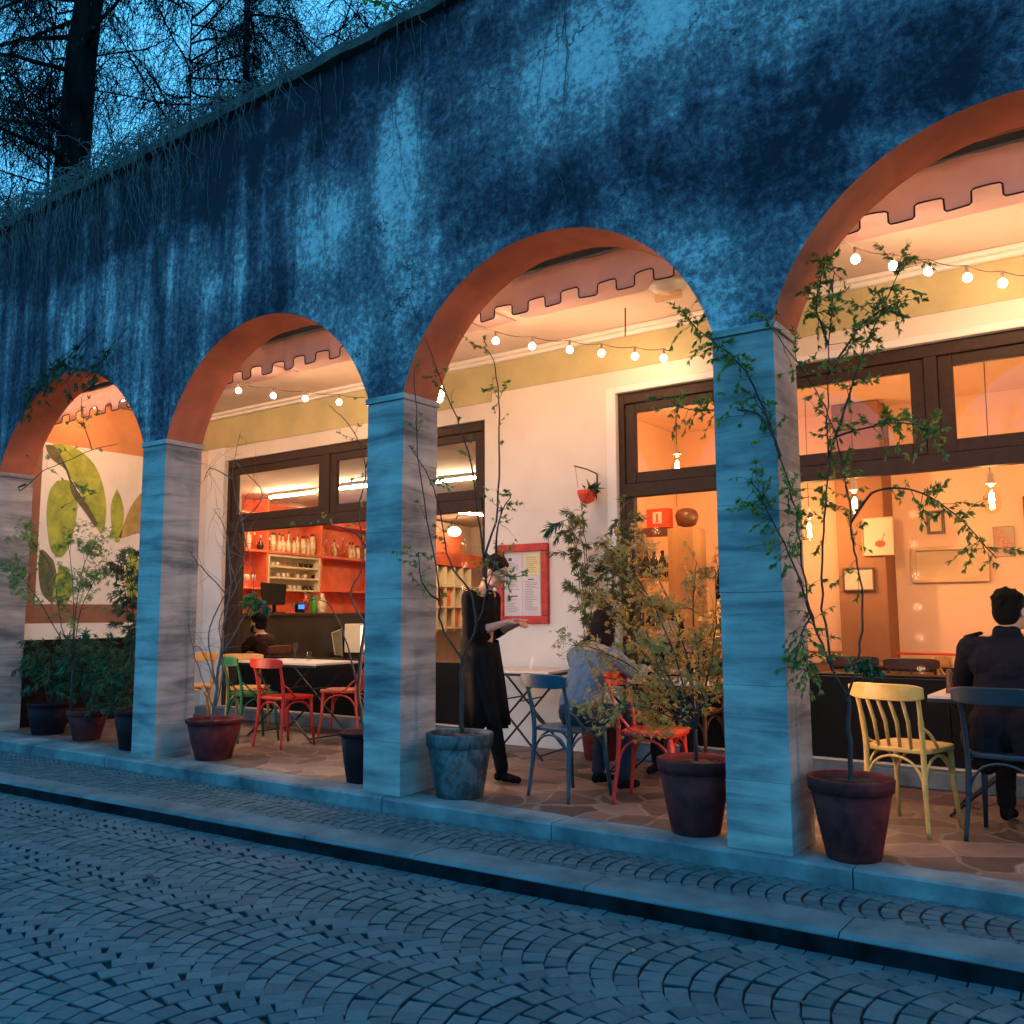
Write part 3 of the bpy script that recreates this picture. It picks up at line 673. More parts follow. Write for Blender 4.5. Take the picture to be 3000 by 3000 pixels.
# ------------------------------------------------------------ tables
def ftable(label, loc, deg, w, d, h=.75, rnd=False, group='folding bistro tables', top='tabletop'):
    t = thing('folding_table', label, 'table', loc, radians(deg), group)
    if rnd: MB().lathe([(w/2, h-.022), (w/2+.004, h-.012), (w/2, h)], n=32).build('table_top', top, t)
    else: MB().box(-w/2, w/2, -d/2, d/2, h-.022, h).build('table_top', top, t, bevel=.004)
    if rnd: MB().lathe([(w/2+.003, h-.030), (w/2+.003, h-.023)], n=32).build('edge_band', 'blackmetal', t)
    else: MB().box(-w/2-.003, w/2+.003, -d/2-.003, d/2+.003, h-.045, h-.0225).build('edge_band', 'blackmetal', t, bevel=.002)
    a, b = w/2-.08, d/2-.05
    for sy in (-1, 1):
        y = sy*b; MB().tube([(-a, y, .0), (a*.9, y-sy*.012, h-.045)], .010, 6).build('leg', 'blackmetal', t)
        MB().tube([(a, y+sy*.012, .0), (-a*.9, y+sy*.012, h-.045)], .010, 6).build('leg', 'blackmetal', t)
    for sx in (-1, 1):
        MB().tube([(sx*a*.93, -b, .04), (sx*a*.93, b, .04)], .008, 6).build('cross_bar', 'blackmetal', t); MB().tube([(sx*a*.30, -b, .49), (sx*a*.30, b, .49)], .007, 6).build('cross_bar', 'blackmetal', t)
    return t
ftable('folding table with pale top between the red and orange-red chairs', (-7.30, 1.70, 0), 0, 1.15, .60, .775)
ftable('folding table on crossed black legs under the red menu frame', (-4.72, 2.02, 0), 8, .85, .60, .755)
ftable('folding table in front of the seated woman behind the maple', (-3.12, 1.62, 0), 0, .95, .60, .75)
t = ftable('white-topped table in front of the man in the navy coat', (-.72, 1.72, 0), 0, .95, .62, .735)
tag(MB().lathe([(.024,0),(.026,.01),(.018,.05),(.022,.08),(.016,.10),(.020,.13),(.010,.15)], n=14).build('pepper_mill', 'chairbrown', smooth=True, loc=(-1.10, 1.62, .735)), 'dark wooden pepper mill on the white-topped table', 'pepper mill')
tag(MB().box(-.10,.10,-.07,.07,0,.012).build('menu_card', 'paper', loc=(-.93, 1.60, .736), rotz=.3), 'pale menu card lying on the white-topped table', 'menu card')
c = MB(); c.prism([(-.03,0),(.03,0),(.03,.11),(-.03,.11)], (0,0,0), (1,0,0), (0,.25,1), .004)
tag(c.build('card_stand', 'paper', loc=(-4.56, 1.95, .757), rotz=-.5), 'small white card standing on the table under the menu frame', 'card')

for lab, x, y, z, h_ in (('clear drinking glass standing on the table before the seated woman', -3.30, 1.46, .752, .11), ('stemmed wine glass on the table before the seated woman', -2.98, 1.55, .752, .17), ('clear tumbler on the pale-topped table behind the red chair', -7.12, 1.66, .777, .10), ('tall stemmed glass on the pale-topped table behind the red chair', -7.42, 1.74, .777, .18), ('small tumbler on the white table in front of the man in the navy coat', -.86, 1.80, .737, .10)):
    pr = [(.026,0),(.030,h_*.5),(.032,h_)] if h_ < .15 else [(.030,0),(.005,.008),(.005,h_*.5),(.032,h_*.62),(.028,h_)]
    tag(MB().lathe(pr, n=14, cap=False).build('drinking_glass', 'bottleclear', smooth=True, loc=(x, y, z)), lab, 'glass')
tag(MB().lathe([(.05,0),(.11,.012),(.115,.018)], n=24).build('plate', 'ceramic', smooth=True, loc=(-3.55, 1.52, .752)), 'white plate on the table before the seated woman', 'plate')
# ------------------------------------------------------------ pots
def pot(label, x, y, rt_, rb, h, mat, rim=.065, group='terracotta plant pots along the portico edge', kindname='plant_pot'):
    t = thing(kindname, label, 'plant pot', (x, y, 0), R.uniform(0, 6), group)
    b = MB(); rr = random.Random(int(x*100))
    b.lathe([(rb*.96, 0), (rb, .008), (rb+(rt_-rb)*.45, h*.45), (rb+(rt_-rb)*.82, h-rim)], n=40)
    b.build('pot_body', mat, t, smooth=True)
    MB().lathe([(rb+(rt_-rb)*.80, h-rim-.002), (rt_*.985, h-rim), (rt_, h-rim*.5), (rt_*1.01, h-.008), (rt_*.99, h), (rt_*.90, h), (rt_*.88, h-.05)], n=40, cap=False).build('rim', mat, t, smooth=True)
    s = MB(); n = 36
    ring = [[(rt_*.885*k/5*cos(2*pi*j/n), rt_*.885*k/5*sin(2*pi*j/n), h-.035+rr.uniform(-.008,.008)) for j in range(n)] for k in range(1, 6)]
    V = [(0,0,h-.03)] + [v for r_ in ring for v in r_]
    s.add(V, [(0, 1+j, 1+(j+1)%n) for j in range(n)] + [(1+k*n+j, 1+(k+1)*n+j, 1+(k+1)*n+(j+1)%n, 1+k*n+(j+1)%n) for k in range(4) for j in range(n)])
    s.build('soil', 'soil', t); return t
pot('large terracotta pot right of the right-hand pier under the tall leafy tree', -1.345, .165, .215, .135, .405, 'terra')
pot('large terracotta pot holding the feathery maple', -2.235, .215, .215, .140, .415, 'terra')
pot('weathered blue-grey stained terracotta pot right of the middle pier', -4.015, .265, .235, .165, .43, 'terraold', .085)
pot('slim dark pot at the left side of the middle pier', -4.97, .27, .165, .11, .37, 'terradark', .03)
pot('pinkish terracotta bowl pot holding the bare twisted vine', -6.84, .33, .245, .155, .345, 'terra', .035)
pot('dark round pot left of the left pier under the bamboo', -7.93, .28, .20, .16, .36, 'terradark', .04)
pot('worn terracotta pot with broad rim among the dark shrubs', -8.95, .36, .20, .13, .30, 'terra', .05)
pot('dark pot at the far left end of the portico', -9.75, .38, .22, .16, .33, 'terradark', .04)
pot('large pot behind the seated woman holding the wall bamboo', -4.0, 2.2, .18, .14, .34, 'terra', .05)

# ------------------------------------------------------------ plants
CAM = Vector((0, -4.74, 1.25))
def off_pier(p, yt):
    """shift a stem point sideways in depth so it passes in front of the stone"""
    p = Vector(p)
    for x in PX:
        if x-.06 < p.x < x+PW+.06 and p.y > yt:
            d = (yt-p.y); p = p + Vector((p.x*d/(p.y+4.74), d, (p.z-1.25)*d/(p.y+4.74))); break
    return p
def rdir(rr, up_=0):
    v = Vector((rr.gauss(0,1), rr.gauss(0,1), rr.gauss(0,1)+up_)); return v.normalized()
def plant(name, label, cat, loc, stems, r0, leafm_, mode, nleaf, seed, group=None, bark='bark', size=(.04,.016), spread=.12, twig=.25, ntwig=14, yoff=0., ydev=.12, droop=.0, start=.35):
    rr = random.Random(seed)
    t = thing(name, label, cat, loc, 0, group); O = Vector(loc)
    st = MB(); lf = MB(); tips = []; done = []
    for i, s in enumerate(stems):
        dy = rr.uniform(-ydev, ydev) if i else 0
        n = len(s); pts = []
        for k, p in enumerate(s):
            q = Vector(p); q.y += yoff + (dy*k/(n-1) if i else 0); pts.append(off_pier(q, -.05))
        pts = smooth_line(pts, 5); m = len(pts)
        if i and done:      # join the branch to the stem it grows from
            q0 = min(done, key=lambda q: (q-pts[0]).length); d0 = q0-pts[0]
            if d0.length < .45:
                for k in range(m): pts[k] = pts[k] + d0*max(0, 1-k/(m*.55))
        done += pts
        for k in range(1, m-1): pts[k] = pts[k] + Vector((rr.gauss(0,1), rr.gauss(0,1), 0))*.004
        ra = r0 if i == 0 else r0*.52; rb = ra*.8 if i == 0 else .0025
        st.tube([p-O for p in pts], [ra+(rb-ra)*(k/(m-1))**.8 for k in range(m)], 6)
        if i == 0 and len(stems) > 1: continue
        for w in range(ntwig):
            k = int(m*(start+(1-start)*rr.random())); k = min(k, m-1); p = pts[k]
            d = (pts[min(k+1, m-1)]-pts[max(k-1, 0)]).normalized()*.5 + rdir(rr, .15); d.normalize()
            l = twig*rr.uniform(.35, 1.1); tp = [p]; q = p.copy()
            for s_ in range(5):
                q = q + d*l/5; d = (d + rdir(rr)*.35 + Vector((0,0,-droop))).normalized(); tp.append(q.copy())
            st.tube([a-O for a in tp], [.0022-.0003*j for j in range(6)], 3)
            tips.append((tp, d))
    tone0 = [rr.random() for _ in tips]
    for _ in range(nleaf):
        i = rr.randrange(len(tips)); tp, d = tips[i]; f = rr.random()**.6*4.99; j = int(f); p = tp[j].lerp(tp[j+1], f-j)
        if mode == 'single':
            ld = ((tp[j+1]-tp[j]).normalized()*.6+rdir(rr)*.8+Vector((0,0,-.35))).normalized()
            lf.leaf(p-O, ld, rdir(rr), size[0]*rr.uniform(.6,1.3), size[1]*rr.uniform(.7,1.3), min(1, max(0, tone0[i]*.6+rr.random()*.4)))
        elif mode == 'maple':
            p = p + rdir(rr)*spread*.25; nrm = (rdir(rr)+Vector((0,-.3,.9))).normalized(); a0 = nrm.orthogonal().normalized(); b0 = nrm.cross(a0); th0 = rr.uniform(0, 6.28); s = rr.uniform(.7, 1.25)
            for q_ in range(5):
                th = th0+(q_-2)*.62; ld = a0*cos(th)+b0*sin(th)-nrm*.25
                lf.leaf(p-O, ld, nrm.cross(ld), size[0]*s*(1-.16*abs(q_-2)), size[1]*s, min(1, max(0, tone0[i]*.7+rr.random()*.3)), .1)
        elif mode == 'spray':
            base = ((tp[j+1]-tp[j]).normalized()+rdir(rr)*.7).normalized()
            for q_ in range(4):
                ld = (base+rdir(rr)*.45+Vector((0,0,-.45))).normalized(); lf.leaf(p-O, ld, rdir(rr), size[0]*rr.uniform(.6,1.3), size[1]*rr.uniform(.7,1.2), min(1, max(0, tone0[i]*.6+rr.random()*.4)), .15)
    st.build('stem', bark, t, smooth=True)
    if nleaf: lf.build('foliage', leafm_, t, tones=True)
    return t
T5 = [[(-1.35,0.05,0.35),(-1.34,0.05,0.59),(-1.34,0.05,0.81)],
  [(-1.34,0.05,0.81),(-1.41,0.05,0.96),(-1.49,0.05,1.18),(-1.53,0.05,1.43),(-1.55,0.05,1.75),(-1.59,0.05,1.98),(-1.67,0.05,2.28),(-1.75,0.05,2.47)],
  [(-1.39,0.05,0.95),(-1.43,0.05,1.26),(-1.42,0.05,1.68),(-1.39,0.05,1.96),(-1.38,0.05,2.30),(-1.36,0.05,2.71),(-1.31,0.05,3.11)],
  [(-1.34,0.05,0.81),(-1.28,0.05,0.99),(-1.25,0.05,1.26),(-1.26,0.05,1.45),(-1.29,0.05,1.67),(-1.31,0.05,1.96),(-1.35,0.05,2.19),(-1.43,0.05,2.43),(-1.56,0.05,2.66),(-1.73,0.05,2.93)],
  [(-1.30,0.05,1.70),(-1.18,0.05,1.86),(-1.02,0.05,1.88),(-0.88,0.05,1.82),(-0.74,0.05,1.68),(-0.62,0.05,1.51)],
  [(-1.37,0.05,2.07),(-1.26,0.05,2.40),(-1.17,0.05,2.67),(-0.96,0.05,3.11)],
  [(-1.35,0.05,2.19),(-1.19,0.05,2.22),(-1.01,0.05,2.23),(-0.87,0.05,2.16)],
  [(-1.58,0.05,2.33),(-1.75,0.05,2.60),(-1.96,0.05,2.79),(-2.15,0.05,2.98)],
  [(-1.48,0.05,1.18),(-1.55,0.05,1.43),(-1.69,0.05,1.76),(-1.80,0.05,2.00)],
  [(-1.51,0.05,1.24),(-1.58,0.05,1.13),(-1.57,0.05,0.93)],
  [(-1.36,0.05,2.53),(-1.16,0.05,2.79),(-0.98,0.05,2.86)],
  [(-1.36,0.05,2.71),(-1.41,0.05,2.95),(-1.35,0.05,3.18)],
  [(-1.61,0.05,2.13),(-1.75,0.05,2.38),(-2.13,0.05,2.44),(-2.26,0.05,2.49)]]
plant('potted_tree', 'tall young tree with forked trunk and loose leaf sprays right of the right-hand pier', 'potted tree', (-1.345, .165, .37), T5, .014, 'leaf', 'spray', 3300, 51,
      size=(.031,.0105), ntwig=32, twig=.20, yoff=.115, ydev=.10, droop=.10, start=.30, group='young trees in pots along the arcade')
T4 = [[(-2.22,0.12,0.40),(-2.22,0.12,0.58)],[(-2.22,0.12,0.58),(-2.38,0.12,0.84),(-2.55,0.12,1.11),(-2.80,0.12,1.34)],[(-2.22,0.12,0.58),(-2.24,0.12,0.90),(-2.33,0.12,1.24),(-2.47,0.12,1.56),(-2.53,0.12,1.72)],
  [(-2.22,0.12,0.58),(-2.18,0.12,0.94),(-2.20,0.12,1.27),(-2.16,0.12,1.54)],[(-2.22,0.12,0.58),(-2.13,0.12,0.88),(-2.06,0.12,1.18),(-2.05,0.12,1.50)],
  [(-2.22,0.12,0.58),(-2.45,0.12,0.71),(-2.70,0.12,0.83),(-2.92,0.12,0.85)],[(-2.25,0.12,0.72),(-2.42,0.12,0.59),(-2.59,0.12,0.61)],
  [(-2.21,0.12,0.64),(-2.08,0.12,0.82),(-2.02,0.12,0.97)],[(-2.33,0.12,1.24),(-2.44,0.12,1.30),(-2.68,0.12,1.56)],[(-2.2,.12,.6),(-2.35,.3,.9),(-2.5,.35,1.2)],[(-2.2,.12,.6),(-2.3,-.05,.9),(-2.4,-.1,1.15)],[(-2.2,.12,.6),(-2.2,.3,1.0),(-2.15,.35,1.3)],[(-2.22,.12,.58),(-2.5,.1,.85),(-2.8,.05,1.02),(-2.98,.0,1.05)],[(-2.22,.12,.58),(-2.5,.1,.95),(-2.75,.05,1.28),(-2.85,.0,1.42)],[(-2.22,.12,.55),(-2.45,.0,.68),(-2.7,-.05,.70),(-2.85,-.05,.66)],[(-2.22,.12,.58),(-2.35,.1,1.1),(-2.55,.1,1.5),(-2.7,.1,1.68)]]
plant('maple_shrub', 'bushy feathery maple with olive and russet leaves left of the right-hand pier', 'potted shrub', (-2.235, .215, .38), T4, .012, 'maple', 'maple', 3500, 41,
      size=(.033,.0075), ntwig=22, twig=.20, yoff=.09, ydev=.14, spread=.14, start=.25)
T3 = [[(-3.95,0.10,0.44),(-3.96,0.10,0.74),(-3.94,0.10,0.96)],[(-3.94,0.10,0.96),(-3.85,0.10,1.17),(-3.78,0.10,1.42),(-3.73,0.10,1.67)],
  [(-3.85,0.10,1.17),(-3.91,0.10,1.39),(-4.11,0.10,1.62),(-4.21,0.10,2.00),(-4.37,0.10,2.32),(-4.75,0.10,2.77)],[(-3.73,0.10,1.67),(-3.62,0.10,1.87),(-3.47,0.10,2.05)],
  [(-3.94,0.10,0.92),(-4.11,0.10,1.17),(-4.13,0.10,1.51),(-4.27,0.10,2.23),(-4.32,0.10,3.03)],[(-3.78,0.10,1.42),(-3.80,0.10,1.82),(-3.87,0.10,2.39),(-4.04,0.10,2.83),(-4.38,0.10,3.61)],
  [(-3.76,0.10,1.60),(-3.66,0.10,1.96),(-3.66,0.10,2.55),(-3.71,0.10,3.00),(-3.83,0.10,3.18)],[(-3.73,0.10,1.67),(-3.56,0.10,1.52),(-3.43,0.10,1.49)],[(-4.13,0.10,1.36),(-4.31,0.10,1.47),(-4.36,0.10,1.70)]]
plant('potted_tree', 'slender young tree with long thin whips and sparse leaves in front of the waitress', 'potted tree', (-4.015, .265, .40), T3, .017, 'leaf', 'spray', 480, 31,
      size=(.030,.012), ntwig=11, twig=.20, yoff=.11, ydev=.12, group='young trees in pots along the arcade', start=.4)
T2 = [[(-4.92,0.14,0.35),(-5.00,0.14,0.69),(-4.94,0.14,1.17)],[(-4.94,0.14,1.17),(-4.88,0.14,1.49),(-4.93,0.14,1.73),(-4.83,0.14,2.05)],
  [(-4.94,0.14,1.17),(-5.10,0.14,1.41),(-4.96,0.14,1.65),(-5.03,0.14,2.06),(-4.95,0.14,2.39),(-5.13,0.14,2.74),(-5.38,0.14,2.95)],[(-4.97,0.14,0.69),(-5.15,0.14,1.09),(-5.34,0.14,1.33),(-5.58,0.14,1.38)],
  [(-4.93,0.14,1.73),(-5.11,0.14,1.90),(-5.60,0.14,2.02)],[(-4.95,0.14,2.39),(-4.84,0.14,2.71),(-4.91,0.14,3.13)]]
plant('potted_tree', 'thin dark-stemmed tree with few leaves at the left side of the middle pier', 'potted tree', (-4.97, .27, .34), T2, .017, 'leaf', 'spray', 80, 21,
      size=(.036,.015), ntwig=6, twig=.22, yoff=.12, ydev=.05, group='young trees in pots along the arcade', start=.55)
T1 = [[(-6.86,0.18,0.31),(-6.80,0.18,0.70),(-6.75,0.18,1.12)],[(-6.75,0.18,1.12),(-6.65,0.18,1.53),(-6.72,0.18,2.00),(-6.88,0.18,2.20)],
  [(-6.80,0.18,0.61),(-6.94,0.18,1.07),(-6.73,0.18,1.44),(-6.49,0.18,1.75),(-6.54,0.18,2.08),(-6.69,0.18,2.47),(-6.58,0.18,2.93)],[(-6.77,0.18,0.89),(-6.43,0.18,1.25),(-6.30,0.18,1.61),(-6.46,0.18,1.98)],
  [(-6.83,0.18,0.47),(-7.07,0.18,0.79),(-7.22,0.18,1.16)],[(-6.73,0.18,1.44),(-7.13,0.18,1.73),(-7.22,0.18,1.84)],[(-6.69,0.18,2.47),(-7.02,0.18,2.60),(-7.15,0.18,2.51)],
  [(-6.54,0.18,2.08),(-6.26,0.18,2.29),(-6.64,0.18,2.61)],[(-6.80,0.18,0.61),(-7.01,0.18,0.93),(-7.12,0.18,0.97)],[(-6.84,.18,.33),(-6.72,.18,.8),(-6.8,.18,1.2),(-6.6,.18,1.5),(-6.7,.18,1.8),(-6.5,.18,2.3)]]
plant('twisted_vine', 'leafless twisted vine climbing beside the left pier', 'vine', (-6.84, .33, .31), T1, .015, 'leaf', 'single', 0, 12, bark='barkpale', ntwig=9, twig=.42, yoff=.14, ydev=.05, start=.15, size=(.03,.014))
# plants of the leftmost bay
def bush(name, label, loc, h, w, leafm_, mode, n, seed, size, nst=9, bark='bark', cat='shrub', group=None, lean=0, droop=.25, twig=.3, d=None, start=.3, ntwig=8, r0=.007):
    rr = random.Random(seed); st = [[loc, (loc[0], loc[1], loc[2]+.05)]]
    d = d or w
    for k in range(nst):
        a = rr.uniform(0, 2*pi); q = rr.uniform(.2, 1)**.5; hh = h*rr.uniform(.6, 1)
        ex, ey = cos(a)*w*q+lean, sin(a)*d*q
        st.append([loc, (loc[0]+ex*.35, loc[1]+ey*.35, loc[2]+hh*.4), (loc[0]+ex*.75, loc[1]+ey*.75, loc[2]+hh*.8), (loc[0]+ex, loc[1]+ey, loc[2]+hh)])
    return plant(name, label, cat, loc, st, r0, leafm_, mode, n, seed, group, bark, size, ntwig=ntwig, twig=twig, ydev=0, droop=droop, start=start)
bush('bamboo', 'dense dark bamboo with narrow leaves in front of the leaf mural', (-7.93, .28, .33), 1.75, .36, 'bamboo', 'spray', 1200, 61, (.08,.012), nst=12, cat='bamboo', group='potted bamboos', d=.2)
bush('laurel_shrub', 'dark leafy shrub low in the leftmost bay', (-8.35, .34, .05), 1.0, .36, 'laurel', 'spray', 620, 62, (.09,.016), nst=12, d=.22)
bush('laurel_shrub', 'dark shrub in the worn terracotta pot in the leftmost bay', (-8.95, .36, .27), .70, .32, 'laurel', 'spray', 450, 63, (.09,.015), nst=10, d=.2)
bush('laurel_shrub', 'near-black shrub at the far left edge of the portico', (-9.75, .38, .30), .65, .40, 'laurel', 'spray', 520, 64, (.09,.015), nst=11, d=.2)
TA = [[(-8.98,0.20,0.28),(-9.0,0.2,0.8)],[(-8.98,0.2,0.7),(-9.08,0.10,1.2),(-9.3,0.10,1.75),(-9.86,0.10,2.11)],[(-8.98,.2,.8),(-8.76,0.10,1.58),(-8.5,0.10,1.95)],[(-9,.2,.7),(-8.7,.1,1.3),(-8.35,.1,1.75)],[(-9,.2,.7),(-9.5,.1,1.45),(-9.85,.1,1.75)],[(-9,.2,.8),(-8.9,.1,1.5),(-9.0,.05,2.05)]]
plant('maple_shrub', 'feathery blue-green maple at the far left with fine drooping leaves', 'potted shrub', (-9.0, .30, .25), TA, .012, 'leaf', 'maple', 1300, 65, size=(.045,.008), ntwig=18, twig=.3, spread=.14, droop=.12)
bush('bamboo', 'bamboo against the cream wall right of the red menu frame', (-4.0, 2.2, .30), 1.85, .33, 'bamboo', 'spray', 1700, 66, (.070,.011), nst=13, cat='bamboo', group='potted bamboos', d=.16, droop=.2)
# branches hanging in the leftmost arch
plant('climbing_rose', 'dark thorny branch crossing the leftmost bay below the arch', 'climber', (-10.37, .3, 2.74), [[(-10.37,.3,2.74),(-10.2,.15,2.68)],[(-10.2,.15,2.68),(-10.0,.1,2.62),(-9.5,.1,2.78),(-9.08,.1,2.82),(-8.5,.1,2.89),(-8.0,.1,2.89)],[(-8.5,.1,2.89),(-8.81,.1,3.21),(-8.94,.1,3.5)],[(-9.08,.1,2.82),(-8.9,.1,2.6),(-8.6,.1,2.4)]],
      .012, 'leaf', 'spray', 60, 67, ntwig=7, twig=.28, size=(.05,.02))
rr = random.Random(90); st = [[(-9.0,-.03,3.9),(-9.0,-.05,3.85)]]
for k in range(16):
    x = rr.uniform(-9.7, -8.1); z = 3.75+.1*rr.random()-abs(x+8.9)*.22; st.append([(x+.3, -.03, z+.35), (x+.1, -.06, z+.15), (x-.1, -.10, z-.02), (x-.3, -.08, z-.18*rr.random())])
plant('creeper_clump', 'tuft of green creeper hanging over the top of the leftmost arch', 'climber', (-9.0, -.03, 3.88), st, .006, 'laurel', 'spray', 230, 68, ntwig=5, twig=.2, size=(.065,.02), droop=.3)

# ------------------------------------------------------------ dry creeper over the wall top
def creeper():
    rr = random.Random(101); m = MB(); 
    t = thing('dry_creeper', 'mass of leafless creeper stems spilling over the left part of the wall top', 'creeper', (-8.5, -.05, HT+.1))
    O = Vector((-8.5, -.05, HT+.1))
    for k in range(430):
        x = -5.4 - rr.random()**.9*6.6 if k < 385 else rr.uniform(-5.6, -1.2)
        dens = min(1, max(.12, (-x-5.2)/2.6)); l = rr.uniform(.10, 1.25)*(.35+.65*dens)*(1.35 if rr.random() < .12 else 1)
        p = Vector((x, rr.uniform(-.02, .12), HT+.12+.16*dens*rr.random())); pts = [p]; d = Vector((rr.gauss(0,.5), -.7, .25)).normalized(); s = .055
        n = int(l/s)+4
        for i in range(n):
            d = (d + Vector((rr.gauss(0,.48), rr.gauss(0,.14), -.42 if i > 1 else -.1))).normalized(); q = pts[-1]+d*s
            if q.z < HT+.02 and q.y > -.10: q.y = -.10 if q.z > HT-.05 else max(-.08, min(q.y, -.012))
            q.y = max(q.y, -.16); 
            pts.append(q)
        m.tube([a-O for a in pts], [.0048-.003*i/len(pts) for i in range(len(pts))], 3, caps=False)
    # tangle on top
    for k in range(420):
        x = -5.3-rr.random()*6.8; p = Vector((x, rr.uniform(-.08, .3), HT+.12+rr.random()*.10)); pts = [p]; d = rdir(rr, .4)
        for i in range(9):
            d = (d+rdir(rr)*.5+Vector((0, 0, -.09*i*.4))).normalized(); q = pts[-1]+d*.05; q.z = max(q.z, HT+.11); pts.append(q)
        m.tube([a-O for a in pts], .0035, 3, caps=False)
    m.build('creeper_stems', 'creeper', t)['kind'] = 'stuff'
    # clinging rootlets in long strands down the plaster
    m = MB()
    for k in range(46):
        x = rr.choice([rr.uniform(-10.6,-6), rr.uniform(-10.6,-6.5), rr.uniform(-5.6,-2.6)]); p = Vector((x, -.014, HT-.02)); pts = [p]; l = rr.uniform(.5, 2.0)
        for i in range(int(l/.06)):
            p = p + Vector((rr.gauss(0,.014), 0, -.058)); 
            if p.z < arch_z(p.x)+.12: break
            pts.append(p.copy())
        if len(pts) > 3: m.tube([a-O for a in pts], [.0042-.0025*i/len(pts) for i in range(len(pts))], 3, caps=False)
    m.build('rootlets', 'creeper', t)['kind'] = 'stuff'
creeper()
rr = random.Random(3); lf = [[(-4.15,.15,HT+.1),(-4.15,.15,HT+.15)]]
for k in range(14):
    x = rr.uniform(-4.9, -3.5); lf.append([(x, .2, HT+.12), (x+rr.uniform(-.1,.1), .05, HT+.28), (x+rr.uniform(-.2,.2), -.05, HT+.42*rr.random()+.1)])
plant('roof_shrub', 'small mossy green shrub growing on the wall coping at the top of the picture', 'shrub', (-4.15, .15, HT+.1), lf, .006, 'leaf', 'spray', 330, 71, ntwig=6, twig=.2, size=(.05,.018))


# ------------------------------------------------------------ people
def prim_mesh(prims, name):
    m = MB()
    for p in prims:
        if p[0] == 'c':
            _, a, ra, b, rb = p; a, b = Vector(a), Vector(b)
            m.ball(a, ra, 12, 8); m.ball(b, rb, 12, 8)
            if (b-a).length > 1e-4: m.tube([a, b], [ra*.995, rb*.995], 14)
        else:
            _, c, r, mat = p; base = len(m.v); m.ball((0,0,0), 1, 18, 12)
            for i in range(base, len(m.v)):
                v = Vector((m.v[i][0]*r[0], m.v[i][1]*r[1], m.v[i][2]*r[2])); m.v[i] = tuple(Vector(c) + (mat @ v if mat else v))
    me = bpy.data.meshes.new(name); me.from_pydata(m.v, [], m.f); return me
def fused(name, prims, mat, parent, voxel=.008, smooth_it=3, wrinkle=0, seed=0):
    """one continuous surface grown from overlapping limbs"""
    me = prim_mesh(prims, name); o = bpy.data.objects.new(name, me); COL.objects.link(o)
    r = o.modifiers.new('r', 'REMESH'); r.mode = 'VOXEL'; r.voxel_size = voxel; r.adaptivity = 0
    s = o.modifiers.new('s', 'SMOOTH'); s.iterations = smooth_it; s.factor = .5
    dg = bpy.context.evaluated_depsgraph_get(); dg.update()
    me2 = bpy.data.meshes.new_from_object(o.evaluated_get(dg)); o.modifiers.clear(); o.data = me2; bpy.data.meshes.remove(me)
    me2.name = name
    if wrinkle:
        vs = me2.vertices; nm = [v.normal.copy() for v in vs]
        for v, n in zip(vs, nm):
            q = v.co; w = noise.noise(Vector((q.x*9+seed, q.y*9, q.z*17)))*.6 + noise.noise(Vector((q.x*21, q.y*21+seed, q.z*34)))*.4
            v.co = q + n*w*wrinkle
    me2.materials.clear(); me2.materials.append(M[mat]); me2.polygons.foreach_set('use_smooth', [True]*len(me2.polygons))
    o.parent = parent; return o
def hand(prims, w, d, n, curl=.5, side=1):
    """palm, four fingers and a thumb. w wrist, d direction, n palm normal (towards the palm)"""
    w = Vector(w); d = Vector(d).normalized(); n = Vector(n); n = (n-d*n.dot(d)).normalized(); s = d.cross(n)*side
    prims.append(('c', w, .022, w+d*.03, .024))
    for k in (-1.4, -.5, .5, 1.4): prims.append(('c', w+d*.02+s*k*.010, .017, w+d*.085+s*k*.019, .0125))
    for k, l in ((-1.5, .060), (-.5, .074), (.5, .080), (1.5, .072)):
        a = w+d*.088+s*k*.0195; th = curl*.5; b = a+(d*cos(th)+n*sin(th))*l*.45; th += curl*.8; c = b+(d*cos(th)+n*sin(th))*l*.32; th += curl*.7; e = c+(d*cos(th)+n*sin(th))*l*.25
        prims += [('c', a, .0095, b, .009), ('c', b, .009, c, .0082), ('c', c, .0082, e, .0072)]
    a = w+d*.03+s*.024; b = a+(d*.75+s*.6+n*.35).normalized()*.04; c = b+(d*.9+s*.15+n*.5).normalized()*.032
    prims += [('c', a, .013, b, .0105), ('c', b, .0105, c, .009)]
